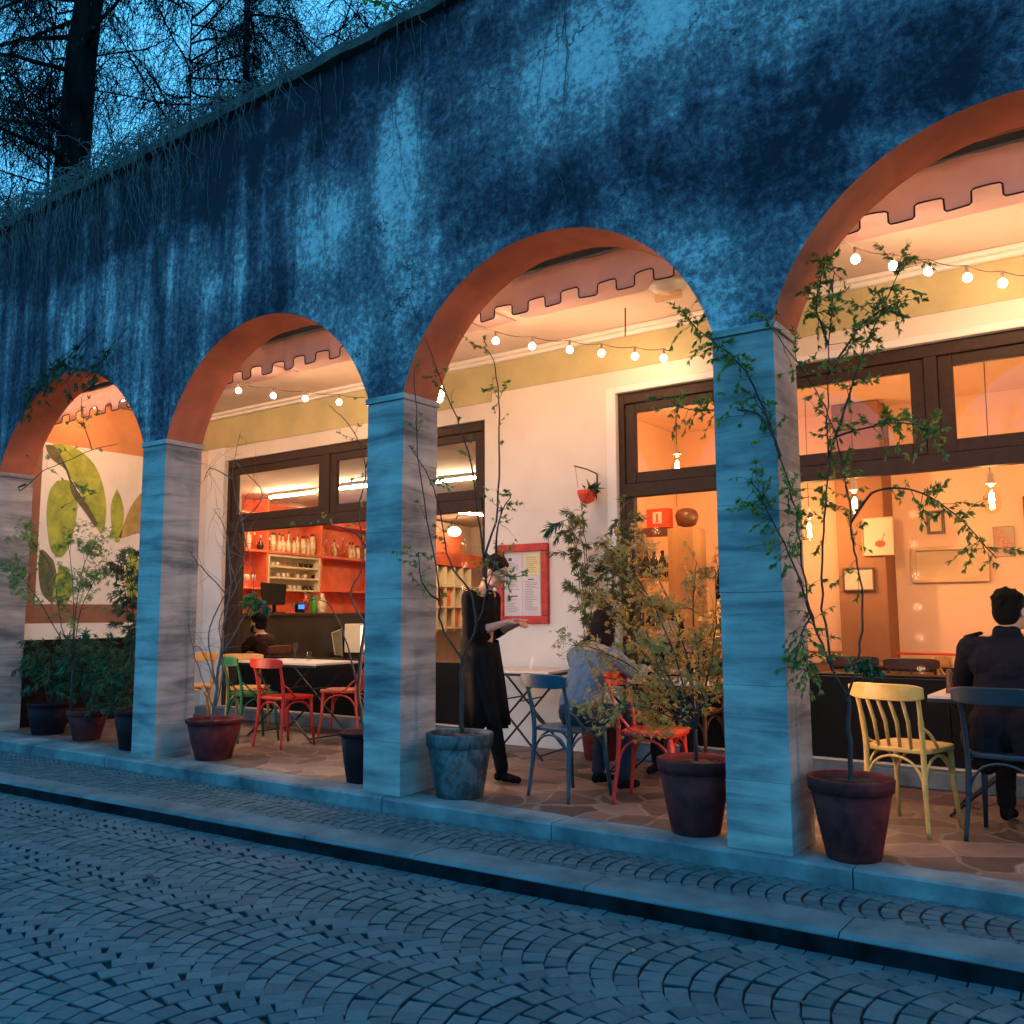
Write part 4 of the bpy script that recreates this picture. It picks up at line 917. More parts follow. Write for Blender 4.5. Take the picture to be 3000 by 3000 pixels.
def person(label, loc, deg, J, top, legs, hair, hairstyle='short', sleeve=1.0, beard=False, shoes='black', build=1.0, head_yaw=0, head_pitch=0, head_roll=0, hands=((.4, None), (.4, None)), coat=False, scarf=None):
    t = thing('person', label, 'person', loc, radians(deg))
    V3 = lambda k: Vector(J[k])
    H = V3('head'); HR = Matrix.Rotation(radians(head_yaw), 3, 'Z') @ Matrix.Rotation(radians(-head_pitch), 3, 'X') @ Matrix.Rotation(radians(head_roll), 3, 'Y')
    h = lambda x, y, z: H + HR @ Vector((x, y, z))
    P = []
    P.append(('e', h(0, -.012, .025), (.074, .092, .092), HR)); P.append(('e', h(0, .018, -.035), (.060, .068, .082), HR))
    P += [('c', h(-.030, .045, -.078), .030, h(.030, .045, -.078), .030), ('c', h(0, .066, -.088), .022, h(0, .060, -.070), .024)]
    P += [('c', h(0, .082, .012), .010, h(0, .100, -.026), .0125), ('c', h(-.010, .088, -.030), .009, h(.010, .088, -.030), .009)]
    P += [('c', h(-.040, .066, .022), .011, h(-.012, .078, .024), .010), ('c', h(.012, .078, .024), .010, h(.040, .066, .022), .011)]
    P += [('c', h(-.038, .060, -.028), .020, h(-.036, .050, -.05), .02), ('c', h(.038, .060, -.028), .020, h(.036, .050, -.05), .02)]
    for s in (-1, 1): P.append(('e', h(s*.076, -.008, -.012), (.010, .020, .031), HR)); 
    N_, C_, B_ = V3('neck'), V3('chest'), V3('pelvis')
    P += [('c', h(0, -.02, -.05), .052, N_, .056), ('c', N_, .06, C_, .10), ('c', C_, .11, B_, .11)]
    SL, SRt = V3('shl'), V3('shr'); P += [('c', SL, .05, N_, .055), ('c', SRt, .05, N_, .055)]
    for q, s in (('l', -1), ('r', 1)):
        sh, el, wr = V3('sh'+q), V3('el'+q), V3('wr'+q)
        P += [('c', sh, .046, el, .036), ('c', el, .037, wr.lerp(el, .1), .025), ('c', el.lerp(wr, .35), .038, wr, .024)]
        d = J.get('hd'+q, (wr-el).normalized()); n = J.get('hn'+q, (0, 0, -1)); hand(P, wr, d, n, hands[0 if q == 'l' else 1][0], -s)
        hp, kn, an = V3('hip'+q), V3('kn'+q), V3('an'+q)
        P += [('c', hp, .072, kn, .048), ('c', kn, .048, an, .034), ('c', B_, .09, hp, .075)]
    fused('body', P, 'skin', t, .0062, 2)
    for s in (-1, 1):
        MB().ball(h(s*.029, .0715, .004), .0115, 10, 7).build('eye', 'eyewhite', t, smooth=True)
    MB().tube([h(-.022, .083, -.058), h(0, .091, -.055), h(.022, .083, -.058)], [.003, .0062, .003], 6).build('lips', 'lip', t, smooth=True)
    # hair
    Hp = [('e', h(0, -.024, .036), (.083, .094, .094), HR), ('c', h(-.04, .036, .082), .024, h(.04, .036, .082), .024), ('e', h(0, -.045, -.01), (.076, .068, .085), HR)]
    rq = random.Random(len(label))
    for k in range(26):
        a_ = rq.uniform(-2.6, 2.6); e_ = rq.uniform(.1, 1.4); u_ = Vector((sin(a_)*cos(e_)*.082, -.024-cos(a_)*cos(e_)*.092, .036+sin(e_)*.094)); Hp.append(('c', h(*u_), .013, h(*(u_*1.05+Vector((rq.uniform(-.02,.02), -.012, -.02)))), .008))
    if hairstyle == 'full': Hp += [('e', h(0, -.03, .060), (.098, .108, .095), HR), ('c', h(-.04, .06, .095), .032, h(.04, .06, .095), .032), ('e', h(0, -.055, -.01), (.09, .07, .085), HR)]
    if hairstyle == 'bob':
        Hp += [('e', h(0, -.05, -.03), (.096, .080, .12), HR), ('c', h(-.075, -.02, .03), .030, h(-.078, -.01, -.12), .030), ('c', h(.075, -.02, .03), .030, h(.078, -.01, -.12), .030), ('c', h(-.05, -.07, -.11), .04, h(.05, -.07, -.11), .04)]
        rr = random.Random(5)
        for k in range(16):
            a = rr.uniform(-1, 1); Hp.append(('c', h(a*.085, -.07+.02*abs(a), -.06), .016, h(a*.10+rr.uniform(-.02,.02), -.07+.03*abs(a), -.15-rr.random()*.04), .007))
    if hairstyle == 'bun': Hp += [('e', h(0, -.115, .045), (.040, .038, .040), HR)]
    fused('hair', Hp, hair, t, .007, 2, .004, 3)
    if beard: fused('beard', [('c', h(-.05, .045, -.08), .025, h(-.02, .072, -.100), .025), ('c', h(.05, .045, -.08), .025, h(.02, .072, -.100), .025), ('c', h(-.02, .072, -.1), .024, h(.02, .072, -.1), .024), ('c', h(-.062, .02, -.03), .016, h(-.05, .045, -.08), .02), ('c', h(.062, .02, -.03), .016, h(.05, .045, -.08), .02)], hair, t, .006, 2, .003)
    # top
    b = build; g = .016 if coat else .008
    T = [('c', N_+Vector((0,.012,-.022)), .068, C_, .112*b+g), ('c', SL, .058*b+g, SRt, .058*b+g), ('c', SL.lerp(C_, .55), .098*b+g, SRt.lerp(C_, .55), .098*b+g),
         ('c', C_.lerp(B_, .1)+Vector((-.07*b,0,0)), .095+g, B_+Vector((-.065*b,0,.06)), .092+g), ('c', C_.lerp(B_, .1)+Vector((.07*b,0,0)), .095+g, B_+Vector((.065*b,0,.06)), .092+g),
         ('c', C_, .105+g, B_+Vector((0,0,.05)), .105+g)]
    if coat: T += [('c', B_+Vector((-.08,-.02,.05)), .125, B_+Vector((-.12,-.05,-.16)), .07), ('c', B_+Vector((.08,-.02,.05)), .125, B_+Vector((.12,-.05,-.16)), .07), ('c', N_+Vector((-.038,-.035,.04)), .040, N_+Vector((.038,-.035,.04)), .040), ('c', N_+Vector((-.06,.0,.0)), .036, N_+Vector((-.05,.05,-.03)), .026), ('c', N_+Vector((.06,.0,.0)), .036, N_+Vector((.05,.05,-.03)), .026)]
    for q in 'lr':
        sh, el, wr = V3('sh'+q), V3('el'+q), V3('wr'+q)
        T.append(('c', sh, .060*b+g, el if sleeve >= .5 else sh.lerp(el, .6), .046+g))
        if sleeve >= .5: T.append(('c', el, .046+g, el.lerp(wr, (sleeve-.5)*1.9), .034+g))
    fused('coat' if coat else 'shirt', T, top, t, .009, 3, .007, hash(label) % 50 if False else 4)
    if coat:
        for s, q in ((-1, SL), (1, SRt)):
            e = fused('epaulette', [('c', q+Vector((s*.030, 0, .072)), .012, q+Vector((-s*.055, 0, .098)), .010), ('c', q+Vector((s*.030, .02, .068)), .012, q+Vector((-s*.055, .018, .094)), .010)], top, t, .006, 1)
    Lg = [('c', B_+Vector((-.05,0,0)), .115, B_+Vector((.05,0,0)), .115)]
    for q in 'lr':
        hp, kn, an = V3('hip'+q), V3('kn'+q), V3('an'+q)
        Lg += [('c', hp, .093, kn, .066), ('c', kn, .064, an+Vector((0,0,.02)), .052)]
    fused('trousers', Lg, legs, t, .010, 3, .006)
    for q in 'lr':
        an = V3('an'+q); td = Vector(J.get('toe'+q, (0, 1, 0))).normalized()
        sd = Vector((td.y, -td.x, 0))*.012
        fused('shoe', [('c', an+Vector((0,0,-.02)), .042, an+td*(-.03)+Vector((0,0,-.045)), .034), ('c', an+td*.02+Vector((0,0,-.045)), .036, an+td*.14+Vector((0,0,-.058)), .026), ('c', an+td*.1+sd+Vector((0,0,-.055)), .028, an+td*.1-sd+Vector((0,0,-.055)), .028)], shoes, t, .007, 2)
    return t
def seated(neck=(0,.02,1.03), chest=(0,-.01,.86), pelvis=(0,-.06,.56), head=(0,.05,1.19), shw=.175, ell=(-.24,.12,.80), wrl=(-.10,.34,.80), elr=(.24,.12,.80), wrr=(.10,.34,.80), kn=.36, an=.36, **kw):
    n = Vector(neck)
    J = dict(neck=neck, chest=chest, pelvis=pelvis, head=head, shl=(-shw, n.y-.02, n.z-.06), shr=(shw, n.y-.02, n.z-.06), ell=ell, wrl=wrl, elr=elr, wrr=wrr,
             hipl=(-.09, -.02, .54), hipr=(.09, -.02, .54), knl=(-.13, kn, .53), knr=(.13, kn, .53), anl=(-.14, an, .095), anr=(.14, an-.04, .095))
    J.update(kw); return J
person('waitress in black walking right and looking down at a pad in her hands', (-4.30, .86, 0), -84,
       dict(neck=(0,.05,1.42), chest=(0,.02,1.22), pelvis=(0,-.02,.93), head=(0,.15,1.575), shl=(-.17,.02,1.37), shr=(.17,.02,1.37), ell=(-.20,.02,1.10), wrl=(-.10,.25,1.16), elr=(.20,.04,1.10), wrr=(.08,.27,1.18),
            hipl=(-.09,-.01,.90), hipr=(.09,-.01,.90), knl=(-.09,.04,.49), knr=(.08,.16,.50), anl=(-.08,-.30,.16), anr=(.07,.24,.09), toel=(0,1,-.5)), 'black', 'black', 'hairbrown', 'bun', sleeve=.72, head_pitch=30, hands=((.7, None), (.5, None)))
ap = thing('notepad', 'pale order pad held by the waitress', 'notepad', (-3.93, .88, 1.20), -.1)
MB().box(-.05, .055, -.035, .035, 0, .008).build('pad_pages', 'paper', ap, bevel=.002); MB().box(-.055, -.05, -.036, .036, -.001, .012).build('pad_binding', 'panel', ap)
# her long apron
wt = bpy.data.objects['person']
a = MB(); n = 40; prof = [(.150, .150, 1.04), (.160, .155, .92), (.168, .170, .75), (.172, .180, .58), (.176, .19, .40)]
V = []
for k, (rx, ry, z) in enumerate(prof):
    for j in range(n+1):
        th = -pi*.25+1.5*pi*j/n; w = 1+.035*k*sin(th*9); V.append((rx*w*cos(th), .0+.01*k+ry*w*sin(th), z+.01*sin(th*3)))
a.add(V, [(k*(n+1)+j, k*(n+1)+j+1, (k+1)*(n+1)+j+1, (k+1)*(n+1)+j) for k in range(len(prof)-1) for j in range(n)])
o = a.build('apron', 'black', wt, smooth=True); s_ = o.modifiers.new('thick', 'SOLIDIFY'); s_.thickness = .004
person('woman with dark bobbed hair in a grey-blue shirt, seated with her back to the street', (-3.34, .84, 0), -13,
       seated(neck=(0,.12,1.00), chest=(0,.06,.84), pelvis=(0,-.06,.56), head=(.01,.22,1.155), shw=.185, ell=(-.27,.22,.80), wrl=(-.12,.46,.80), elr=(.28,.24,.82), wrr=(.16,.46,.84), kn=.34, an=.28), 'shirt', 'denim', 'hairbrown', 'bob', head_pitch=14, build=1.02)
person('man in a dark navy coat with shoulder straps, back to the street, at right edge', (-.70, 1.10, 0), -6,
       seated(neck=(0,.05,1.09), chest=(0,.02,.90), pelvis=(0,-.05,.57), head=(.01,.075,1.255), shw=.195, ell=(-.28,.14,.83), wrl=(-.14,.38,.80), elr=(.28,.14,.83), wrr=(.12,.38,.80)), 'navy', 'black', 'hair', 'short', coat=True, build=1.12, head_yaw=-14, head_pitch=4)
chair('brown chair under the diner facing the man in the navy coat', 'chairbrown', (-.50, 2.20, 0), 176, 0)
person('diner with dark hair facing the man in the navy coat at the right edge', (-.50, 2.16, 0), 172,
       seated(neck=(0,.08,1.00), head=(0,.15,1.15), ell=(-.25,.16,.80), elr=(.25,.16,.80)), 'brownshirt', 'black', 'hairbrown', 'full', head_pitch=6)
chair('brown chair behind the maple under the diner in black', 'chairbrown', (-3.12, 2.20, 0), 178, 0)
person('diner in black resting chin on one hand, facing the seated woman behind the maple', (-3.12, 2.14, 0), 178,
       seated(neck=(.03,.12,.98), chest=(0,.04,.83), head=(.06,.20,1.13), elr=(.26,.30,.80), wrr=(.13,.34,1.00), hdr=(-.3,-.35,.8), hnr=(-.4,-.7,-.2), ell=(-.25,.2,.80), wrl=(-.05,.36,.80)), 'black', 'black', 'hairbrown', 'bob', sleeve=.8, head_pitch=8, head_yaw=8)
chair('brown chair under the bearded man inside the bar window', 'chairbrown', (-9.45, 2.98, .02), 100, 0)
person('bearded man with thick dark hair in brown, seated in profile inside the bar window', (-9.43, 2.98, .02), 100,
       seated(neck=(0,.06,.97), head=(0,.12,1.125), ell=(-.24,.16,.78), elr=(.24,.16,.78)), 'brownshirt', 'black', 'hair', 'full', beard=True)
ftable('dark table in front of the bearded man inside the bar', (-10.1, 3.05, .02), 10, .6, .6, .74, group='dark tables inside', top='chairbrown')

# ------------------------------------------------------------ things on the cream wall
t = thing('menu_board', 'red painted frame with printed menu sheets on the cream wall', 'menu board', (-4.975, YB, 1.54))
f = MB(); W, Hh, b = .30, .385, .075
f.box(-W, W, -.05, -.003, Hh-b, Hh).box(-W, W, -.05, -.003, -Hh, -Hh+b).box(-W, -W+b, -.048, -.003, -Hh+b+.001, Hh-b-.001).box(W-b, W, -.048, -.003, -Hh+b+.001, Hh-b-.001)
fo = f.build('frame', 'redframe', t, bevel=.008); tx = bpy.data.textures.new('rough', 'CLOUDS'); tx.noise_scale = .05
MB().box(-W+b, W-b, -.014, -.003, -Hh+b, Hh-b).build('backing', 'paper', t)
s = MB(); ink = MB(); yl = MB()
s.box(-.215, -.01, -.020, -.015, -.10, .29).box(-.205, -.005, -.020, -.015, -.29, -.11).box(.01, .205, -.0215, -.0155, -.285, .06); yl.box(.03, .20, -.021, -.0155, .08, .295)
rr = random.Random(4)
def lines(x0, x1, z1, z0, st):
    z = z1
    while z > z0:
        ln = (x1-x0)*rr.uniform(.45, 1); x = x0
        while x < x0+ln-.012: w = rr.uniform(.008, .022); ink.box(x, min(x+w, x0+ln), -.0235, -.022, z, z+.0035); x += w+.005
        z -= st
lines(-.20, -.03, .20, -.07, .016); lines(-.19, -.02, -.14, -.27, .016); lines(.03, .19, .02, -.26, .016); lines(.05, .18, .25, .11, .02)
ink.box(-.17, -.13, -.0235, -.022, .225, .255).box(-.18, -.06, -.0235, -.022, -.125, -.115).box(.06, .13, -.0235, -.022, .035, .045)
s.build('menu_sheet', 'paper', t); yl.build('menu_sheet', 'paperyellow', t); ink.build('print', 'ink', t)
t = thing('wall_basket', 'small red hanging pot with a plant on an iron bracket right of the menu frame', 'hanging pot', (-4.14, YB, 2.54))
MB().tube([(0,-.003,.0), (0,-.18,.02), (-.03,-.36,.03)], .006, 6).tube([(0,-.003,-.0), (0,-.004,-.16)], .008, 6).tube([(-.03,-.34,.03),(-.03,-.30,-.16)], .002, 4).build('bracket', 'iron', t)
MB().lathe([(.02, -.29), (.06, -.27), (.085, -.21), (.09, -.17), (.08, -.17)], (-.03, -.14, 0), 20).build('pot_body', 'redink', t, smooth=True)
l = MB(); rr = random.Random(6)
for k in range(50): l.leaf((rr.uniform(-.02,.06), -.14+rr.uniform(-.05,.05), -.17), Vector((rr.uniform(-.2,1), rr.uniform(-.6,.4), rr.uniform(-.4,.7))), rdir(rr), rr.uniform(.05,.12), .02, rr.random())
l.build('leaves', 'laurel', t, tones=True)

# ------------------------------------------------------------ inside the bar
A = radians(101.53)
bs = thing('bar_shelving', 'red wall shelving with cream glass rack behind the bar', 'shelving', (-11.6, 5.4, .02), A)
MB().box(-2.6, 2.55, .30, .34, 0, 3.08).build('back_panel', 'shelfred', bs)
b = MB()
for s_ in (-2.55, -1.46, -.77, .67, 2.50): b.box(s_-.02, s_+.02, 0, .299, 1.2, 3.08)
b.build('upright', 'shelfred', bs, bevel=.003)
b = MB()
for x0, x1 in ((-2.53, -1.48), (-1.44, -.79), (-.75, .65), (.69, 2.48)): b.box(x0, x1, -.02, .298, 2.215, 2.255); b.box(x0, x1, -.02, .298, 2.80, 2.83)
for x0, x1 in ((-2.53, -1.48), (-1.44, -.79), (.69, 2.48)): b.box(x0, x1, -.02, .298, 1.63, 1.66)
b.build('shelf_board', 'shelfred', bs, bevel=.003)
c = MB(); c.box(-.74, .64, .0, .25, 2.17, 2.205).box(-.74, -.70, .0, .25, 1.62, 2.168).box(.60, .64, .0, .25, 1.62, 2.168)
for z in (1.995, 1.815, 1.62): c.box(-.698, .598, .0, .25, z, z+.028)
c.box(-.698, .598, .251, .27, 1.62, 2.2)
c.build('glass_rack', 'shelfcream', bs, bevel=.003)
MB().box(-2.6, 2.55, -.10, .299, .0, 1.18).build('base_cabinet', 'shelfred', bs)
def shelf_item(label, name, cat, prof, mat, s_, y, z, group, n=12, capm=None):
    p = Matrix.Rotation(A, 3, 'Z') @ Vector((s_, y, 0)) + Vector((-11.6, 5.4, .02+z))
    if capm is None:
        return tag(MB().lathe(prof, n=n).build(name, mat, smooth=True, loc=p), label, cat, group)
    t = thing(name, label, cat, p, 0, group); MB().lathe(prof, n=n).build('glass_body', mat, t, smooth=True)
    zt = prof[-1][1]; MB().lathe([(prof[-1][0]*1.25, zt-.03), (prof[-1][0]*1.25, zt+.015)], n=8).build('cap', capm, t); return t
rr = random.Random(14); k = 0
profs = [lambda h: [(.034,0),(.038,.01),(.038,h*.55),(.030,h*.65),(.012,h*.75),(.011,h)], lambda h: [(.045,0),(.05,.02),(.05,h*.6),(.015,h*.7),(.014,h)], lambda h: [(.04,0),(.055,h*.25),(.04,h*.5),(.012,h*.65),(.012,h)], lambda h: [(.05,0),(.055,h*.5),(.04,h*.8),(.03,h)]]
s_ = -1.38
while s_ < 2.4:
    if min(abs(s_-q) for q in (-.77, .67)) > .06 :
        m = rr.choice(['bottlepale', 'bottlepale', 'bottleclear', 'bottlepale', 'bottledark']); h = rr.uniform(.20, .37); pr = rr.choice(profs)(h)
        nm = {'bottlepale': 'pale', 'bottleclear': 'clear', 'bottledark': 'dark'}[m]
        shelf_item('%s liquor bottle standing in the row on the top red bar shelf' % nm, 'bottle', 'bottle', pr, m, s_, rr.uniform(.06, .14), 2.256, '%s bottles on the top red bar shelf' % nm, capm='shelfcream' if m != 'bottlepale' else 'chairbrown')
    s_ += rr.uniform(.09, .15)
for z in (2.024, 1.844, 1.649):
    s_ = -.62
    while s_ < .58:
        shelf_item('small cup or glass in the cream rack behind the bar', 'cup', 'cup', [(.02,0),(.032,.02),(.036,.07)], rr.choice(['ceramic', 'bottledark', 'bottleclear']), s_, .10, z, 'cups and glasses in the cream rack', 10)
        s_ += rr.uniform(.09, .14)
for k in range(5): shelf_item('clear stemmed glass on the lower left red shelf', 'wine_glass', 'glass', [(.03,0),(.004,.01),(.004,.09),(.035,.13),(.03,.2)], 'ceramic', -1.36+k*.09, .08+.04*(k%2), 1.661, 'stemmed glasses on the lower red shelf', 10)
ct = thing('bar_counter', 'dark bar counter with pale edge, in front of the red shelving', 'counter', (-11.01, 5.52, .02), A)
MB().box(-2.55, 3.2, 0, .38, 0, 1.22).build('counter_front', 'counter', ct); MB().box(-2.58, 3.25, -.05, .42, 1.221, 1.262).build('counter_top', 'counter', ct, bevel=.006)
def on_counter(s_, y=.2, z=1.264): return Matrix.Rotation(A, 3, 'Z') @ Vector((s_, y, 0)) + Vector((-11.01, 5.52, .02+z))
t = thing('till_monitor', 'black till screen seen from behind on the bar counter', 'monitor', on_counter(-1.03, .20), A-.15)
MB().prism([(-.27,.12),(.17,.12),(.24,.44),(-.27,.46)], (0,0,0), (1,0,0), (0,.15,1), .03).build('screen_housing', 'panel', t, bevel=.006); MB().tube([(0,.04,0),(0,.05,.2)], .03, 10).box(-.12,.12,-.08,.14,0,.015).build('stand', 'panel', t)
t = thing('card_reader', 'small card reader with glowing blue screen beside the till', 'card reader', on_counter(-.66, .03), A-.1)
MB().box(-.08, .08, -.02, .04, 0, .14).build('reader_body', 'panel', t, bevel=.01); MB().box(-.065, .065, -.024, -.021, .06, .125).build('display', 'screen', t)
def bottle(label, s_, h, r, mat, capm, y=.15):
    t = thing('bottle', label, 'bottle', on_counter(s_, y)); MB().lathe([(r*.9,0),(r,.01),(r,h*.62),(r*.45,h*.8),(r*.35,h)], n=14).build('glass_body', mat, t, smooth=True); MB().lathe([(r*.4,h-.02),(r*.4,h+.015)], n=10).build('cap', capm, t)
bottle('red squeeze bottle on the bar counter', -.36, .30, .052, 'bottlered', 'bottlered'); bottle('green bottle on the bar counter beside the red one', -.15, .27, .055, 'bottlegreen', 'bottlegreen'); bottle('squat pale bottle on the bar counter right of the green bottle', .08, .30, .075, 'bottlepale', 'ceramic')
for k, (s_, lab) in enumerate(((-1.80, 'leafy green sprig in a glass at the left end of the bar counter'), (-1.50, 'low leafy pot plant left of the till'), (-.50, 'small flowering plant right of the till'))):
    bush('counter_plant', lab, tuple(on_counter(s_, .1)), .30 if k == 0 else .16, .12, 'leaf' if k != 1 else 'laurel', 'spray', 90, 200+k, (.05, .02), nst=5, cat='plant', twig=.06, ntwig=5, r0=.003)
for k, (s_, w, z0, z1) in enumerate(((.62, .50, .66, 1.08), (1.16, .30, .36, 1.10))):
    t = thing('drinks_fridge', ('bright white lit display box below the bar counter', 'narrow bright display box at the right end of the bar counter')[k], 'display', on_counter(s_, -.40, 0), A)
    MB().box(-w/2, w/2, 0, .30, z0-.05, z1).build('cabinet', 'white', t, bevel=.006); MB().box(-w/2+.02, w/2-.02, -.006, -.001, z0, z1-.03).build('lit_panel', emis('lit_display_glow_%d' % k, (1, .80, .60), 1.1), t)
    MB().box(-w/2+.03, w/2-.03, .01, .28, 0, z0-.051).build('plinth', 'counter', t)
t = thing('leaning_picture', 'glass-fronted frame leaning against the dark bar counter', 'frame', on_counter(.02, -.25, .58), A+.1)
MB().prism([(-.15,.02),(.10,-.02),(.12,.42),(-.20,.36)], (0,0,0), (1,0,0), (0,.1,1), .01).build('glass_sheet', sm('greenish_glass_sheet', (.20,.22,.15), .2, .2, 4, 0), t)
MB().tube([(-.15,0,.02),(.10,0,-.02),(.12,.04,.42),(-.20,.036,.36),(-.15,0,.02)], .008, 4).build('frame', 'ceramic', t)
MB().box(-.2, .2, .0, .2, -.60, -.03).build('ledge', 'counter', t)
# far cabinet seen through the middle arch
fc = thing('red_cabinet', 'red wall cabinet at the far end of the bar, with a paper lantern above', 'cabinet', tuple(Matrix.Rotation(A, 3, 'Z') @ Vector((3.6, -1.2, 0)) + Vector((-11.6, 5.4, .02))), A)
MB().box(-1.1, .05, 0, .3, 2.16, 2.78).box(-1.1, 1.0, 0, .3, 2.16, 2.42).build('cabinet_body', 'shelfred', fc, bevel=.004)
c = MB()
for k in range(6): c.box(-1.3+k*.35, -1.27+k*.35, 0, .3, .9, 2.14)
for z in (1.75, 1.35, .95): c.box(-1.3, 1.0, 0, .3, z, z+.03)
c.build('shelf_board', 'shelfcream', fc); MB().box(-1.4, 1.1, .31, .35, 0, 3.05).build('back_panel', 'darkwall', fc)
c = MB(); rr = random.Random(9)
for k in range(14): x = -1.2+k*.155; c.box(x, x+.05, .08, .2, rr.choice([.982, 1.382, 1.782]), 0); 
MB().box(-1.22, -.98, .05, .25, 1.39, 1.74).box(-.6, -.32, .05, .25, 1.39, 1.72).box(-.25, .02, .05, .25, .99, 1.33).box(.12, .38, .05, .25, 1.39, 1.74).build('red_boxes', 'shelfred', fc, bevel=.006)
t = thing('paper_lantern', 'glowing yellow paper lantern above the red cabinet', 'lantern', tuple(Matrix.Rotation(A, 3, 'Z') @ Vector((3.15, -1.3, 0)) + Vector((-11.6, 5.4, 2.84))))
MB().ball((0,0,0), .13, 16, 10, (1,1,.75)).build('shade', 'lampshade', t, smooth=True); MB().tube([(0,0,.08),(0,0,.28)], .004, 5).build('cord', 'wire', t)
for k, (x, y, l) in enumerate(((-10.5, 4.30, 1.0), (-9.2, 4.26, .75), (-9.92, 8.1, .9), (-12.6, 6.4, 1.2), (-7.6, 4.6, 1.0))):
    t = thing('ceiling_tube_light', ('fluorescent tube seen in the left top light above the bar', 'fluorescent tube seen in the second top light above the bar', 'fluorescent tube far back in the bar room', 'fluorescent tube over the bar shelving', 'fluorescent tube near the dividing wall of the bar')[k], 'tube light', (x, y, 3.05), 0 if k != 2 else 1.4, 'fluorescent tubes on the bar ceiling')
    MB().box(-l/2-.03, l/2+.03, -.03, .03, .02, .068).build('housing', 'white', t, bevel=.004); MB().tube([(-l/2,0,0),(l/2,0,0)], .016, 8).build('tube', 'tube', t, smooth=True)
# ------------------------------------------------------------ inside the dining room
def pendant(label, x, y, zb, r=.075, h=.16, st=None):
    t = thing('pendant_bulb', label, 'pendant lamp', (x, y, zb), 0, 'bare filament bulbs hanging in the dining room')
    MB().tube([(0,0,h+.10),(.0,0,h+.35),(.01,0,3.58-zb)], .004, 5).build('cord', 'wire', t)
    MB().lathe([(.018,h-.02),(.022,h),(.045,h+.005),(.045,h+.02),(.03,h+.025),(.028,h+.09),(.012,h+.11)], n=16).build('socket', 'ceramic', t, smooth=True)
    MB().lathe([(.004,-.10),(r*.6,-.085),(r,-.01),(r*.92,.04),(r*.45,.105),(.02,h-.01)], n=22, cap=False).build('glass_globe', 'globe', t, smooth=True)
    MB().tube([(-.012,0,-.05),(-.014,0,.07),(0,.006,.10),(.014,0,.07),(.012,0,-.05)], .006, 6).build('filament', 'filament', t)
pendant('large filament bulb hanging right of the leafy tree', -1.09, 4.0, 2.19)
pendant('filament bulb glowing behind the leafy tree', -2.24, 4.0, 2.23)
pendant('smaller filament bulb glowing left behind the leafy tree stems', -2.95, 4.9, 2.10, .05)
pendant('added filament bulb lighting the dining room behind the middle arch', -4.0, 3.9, 2.75)  # this bulb and the next two are added to fill the room with light
pendant('added filament bulb beyond the right edge, lighting the dining room', .9, 4.2, 2.25)
pendant('added filament bulb far right, lighting the dining room', 2.2, 4.2, 2.25)
def picture(label, x0, x1, z0, z1, y, frame, paperm, mark=None, dp=.03, fw=.025, name='picture'):
    t = thing(name, label, 'picture', ((x0+x1)/2, y, (z0+z1)/2)); w, h = (x1-x0)/2, (z1-z0)/2
    f = MB().box(-w, w, -dp, -.002, h-fw, h).box(-w, w, -dp, -.002, -h, -h+fw).box(-w, -w+fw, -dp, -.002, -h+fw, h-fw).box(w-fw, w, -dp, -.002, -h+fw, h-fw)
    f.build('frame', frame, t, bevel=.003); MB().box(-w+fw, w-fw, -.012, -.002, -h+fw, h-fw).build('sheet', paperm, t)
    if mark: mark(t, w-fw, h-fw)
picture('small dark framed picture above the wooden tray frame', -1.99, -1.81, 2.10, 2.36, 6.0, 'chairbrown', 'palewood', fw=.03)
def blob(t, w, h): MB().ball((.02, -.014, -.08), .055, 14, 8, (1, .05, .7)).tube([(.04,-.014,-.04),(.07,-.014,.03)], .004, 4).build('red_shape', 'redink', t, smooth=True)
picture('white poster with a red blob on the peach wall beside the pillar', -2.57, -2.24, 1.86, 2.28, 5.54, 'wood', 'oldpaper', blob, fw=.01)
picture('long shallow wooden tray frame on the peach wall', -2.16, -1.40, 1.57, 1.96, 6.0, 'palewood', 'palewood', dp=.06, fw=.04)
def specks(t, w, h):
    rr = random.Random(2); m = MB()
    for k in range(420):
        x, z = rr.uniform(-w*.85, w*.85), rr.uniform(-h*.88, h*.88)
        if (z+h)/(2*h) > 1.05-(x+w)/(2*w)*.95 + .25: continue
        m.box(x, x+.006, -.0145, -.013, z, z+.005)
    m.build('red_pattern', 'redink', t)
picture('pale print with a dense red speckled shape, right of the tray frame', -1.35, -1.15, 1.83, 2.15, 6.0, 'oldpaper', 'oldpaper', specks, fw=.01)
picture('white sheet in a dark frame low on the brown pillar', -2.80, -2.46, 1.48, 1.74, 5.54, 'chairbrown', 'oldpaper', fw=.02)
picture('tall dark framed picture at the right edge of the peach wall', -1.05, -.75, 2.05, 2.45, 6.0, 'chairbrown', 'palewood', fw=.02)
tag(MB().tube([(-4.9, 5.84, .80), (4.0, 5.84, .80)], .013, 8).build('red_rail', 'redink'), 'red pipe running along the peach wall', 'rail')
chair('dark brown chair with cut-out back inside, above the yellow chair', 'chairbrown', (-1.75, 3.75, .02), 8, 1, 'dark chairs inside the dining room')
chair('dark brown chair inside behind the leafy tree trunk', 'chairbrown', (-2.30, 3.95, .02), 12, 1, 'dark chairs inside the dining room')
chair('orange-yellow chair inside just left of the man in the navy coat', 'yellow2', (-1.28, 3.85, .02), -100, 1, 'dark chairs inside the dining room')
ftable('dark dining table inside behind the brown chairs', (-1.9, 4.35, .02), 0, 1.3, .6, .74, group='dark tables inside', top='chairbrown')
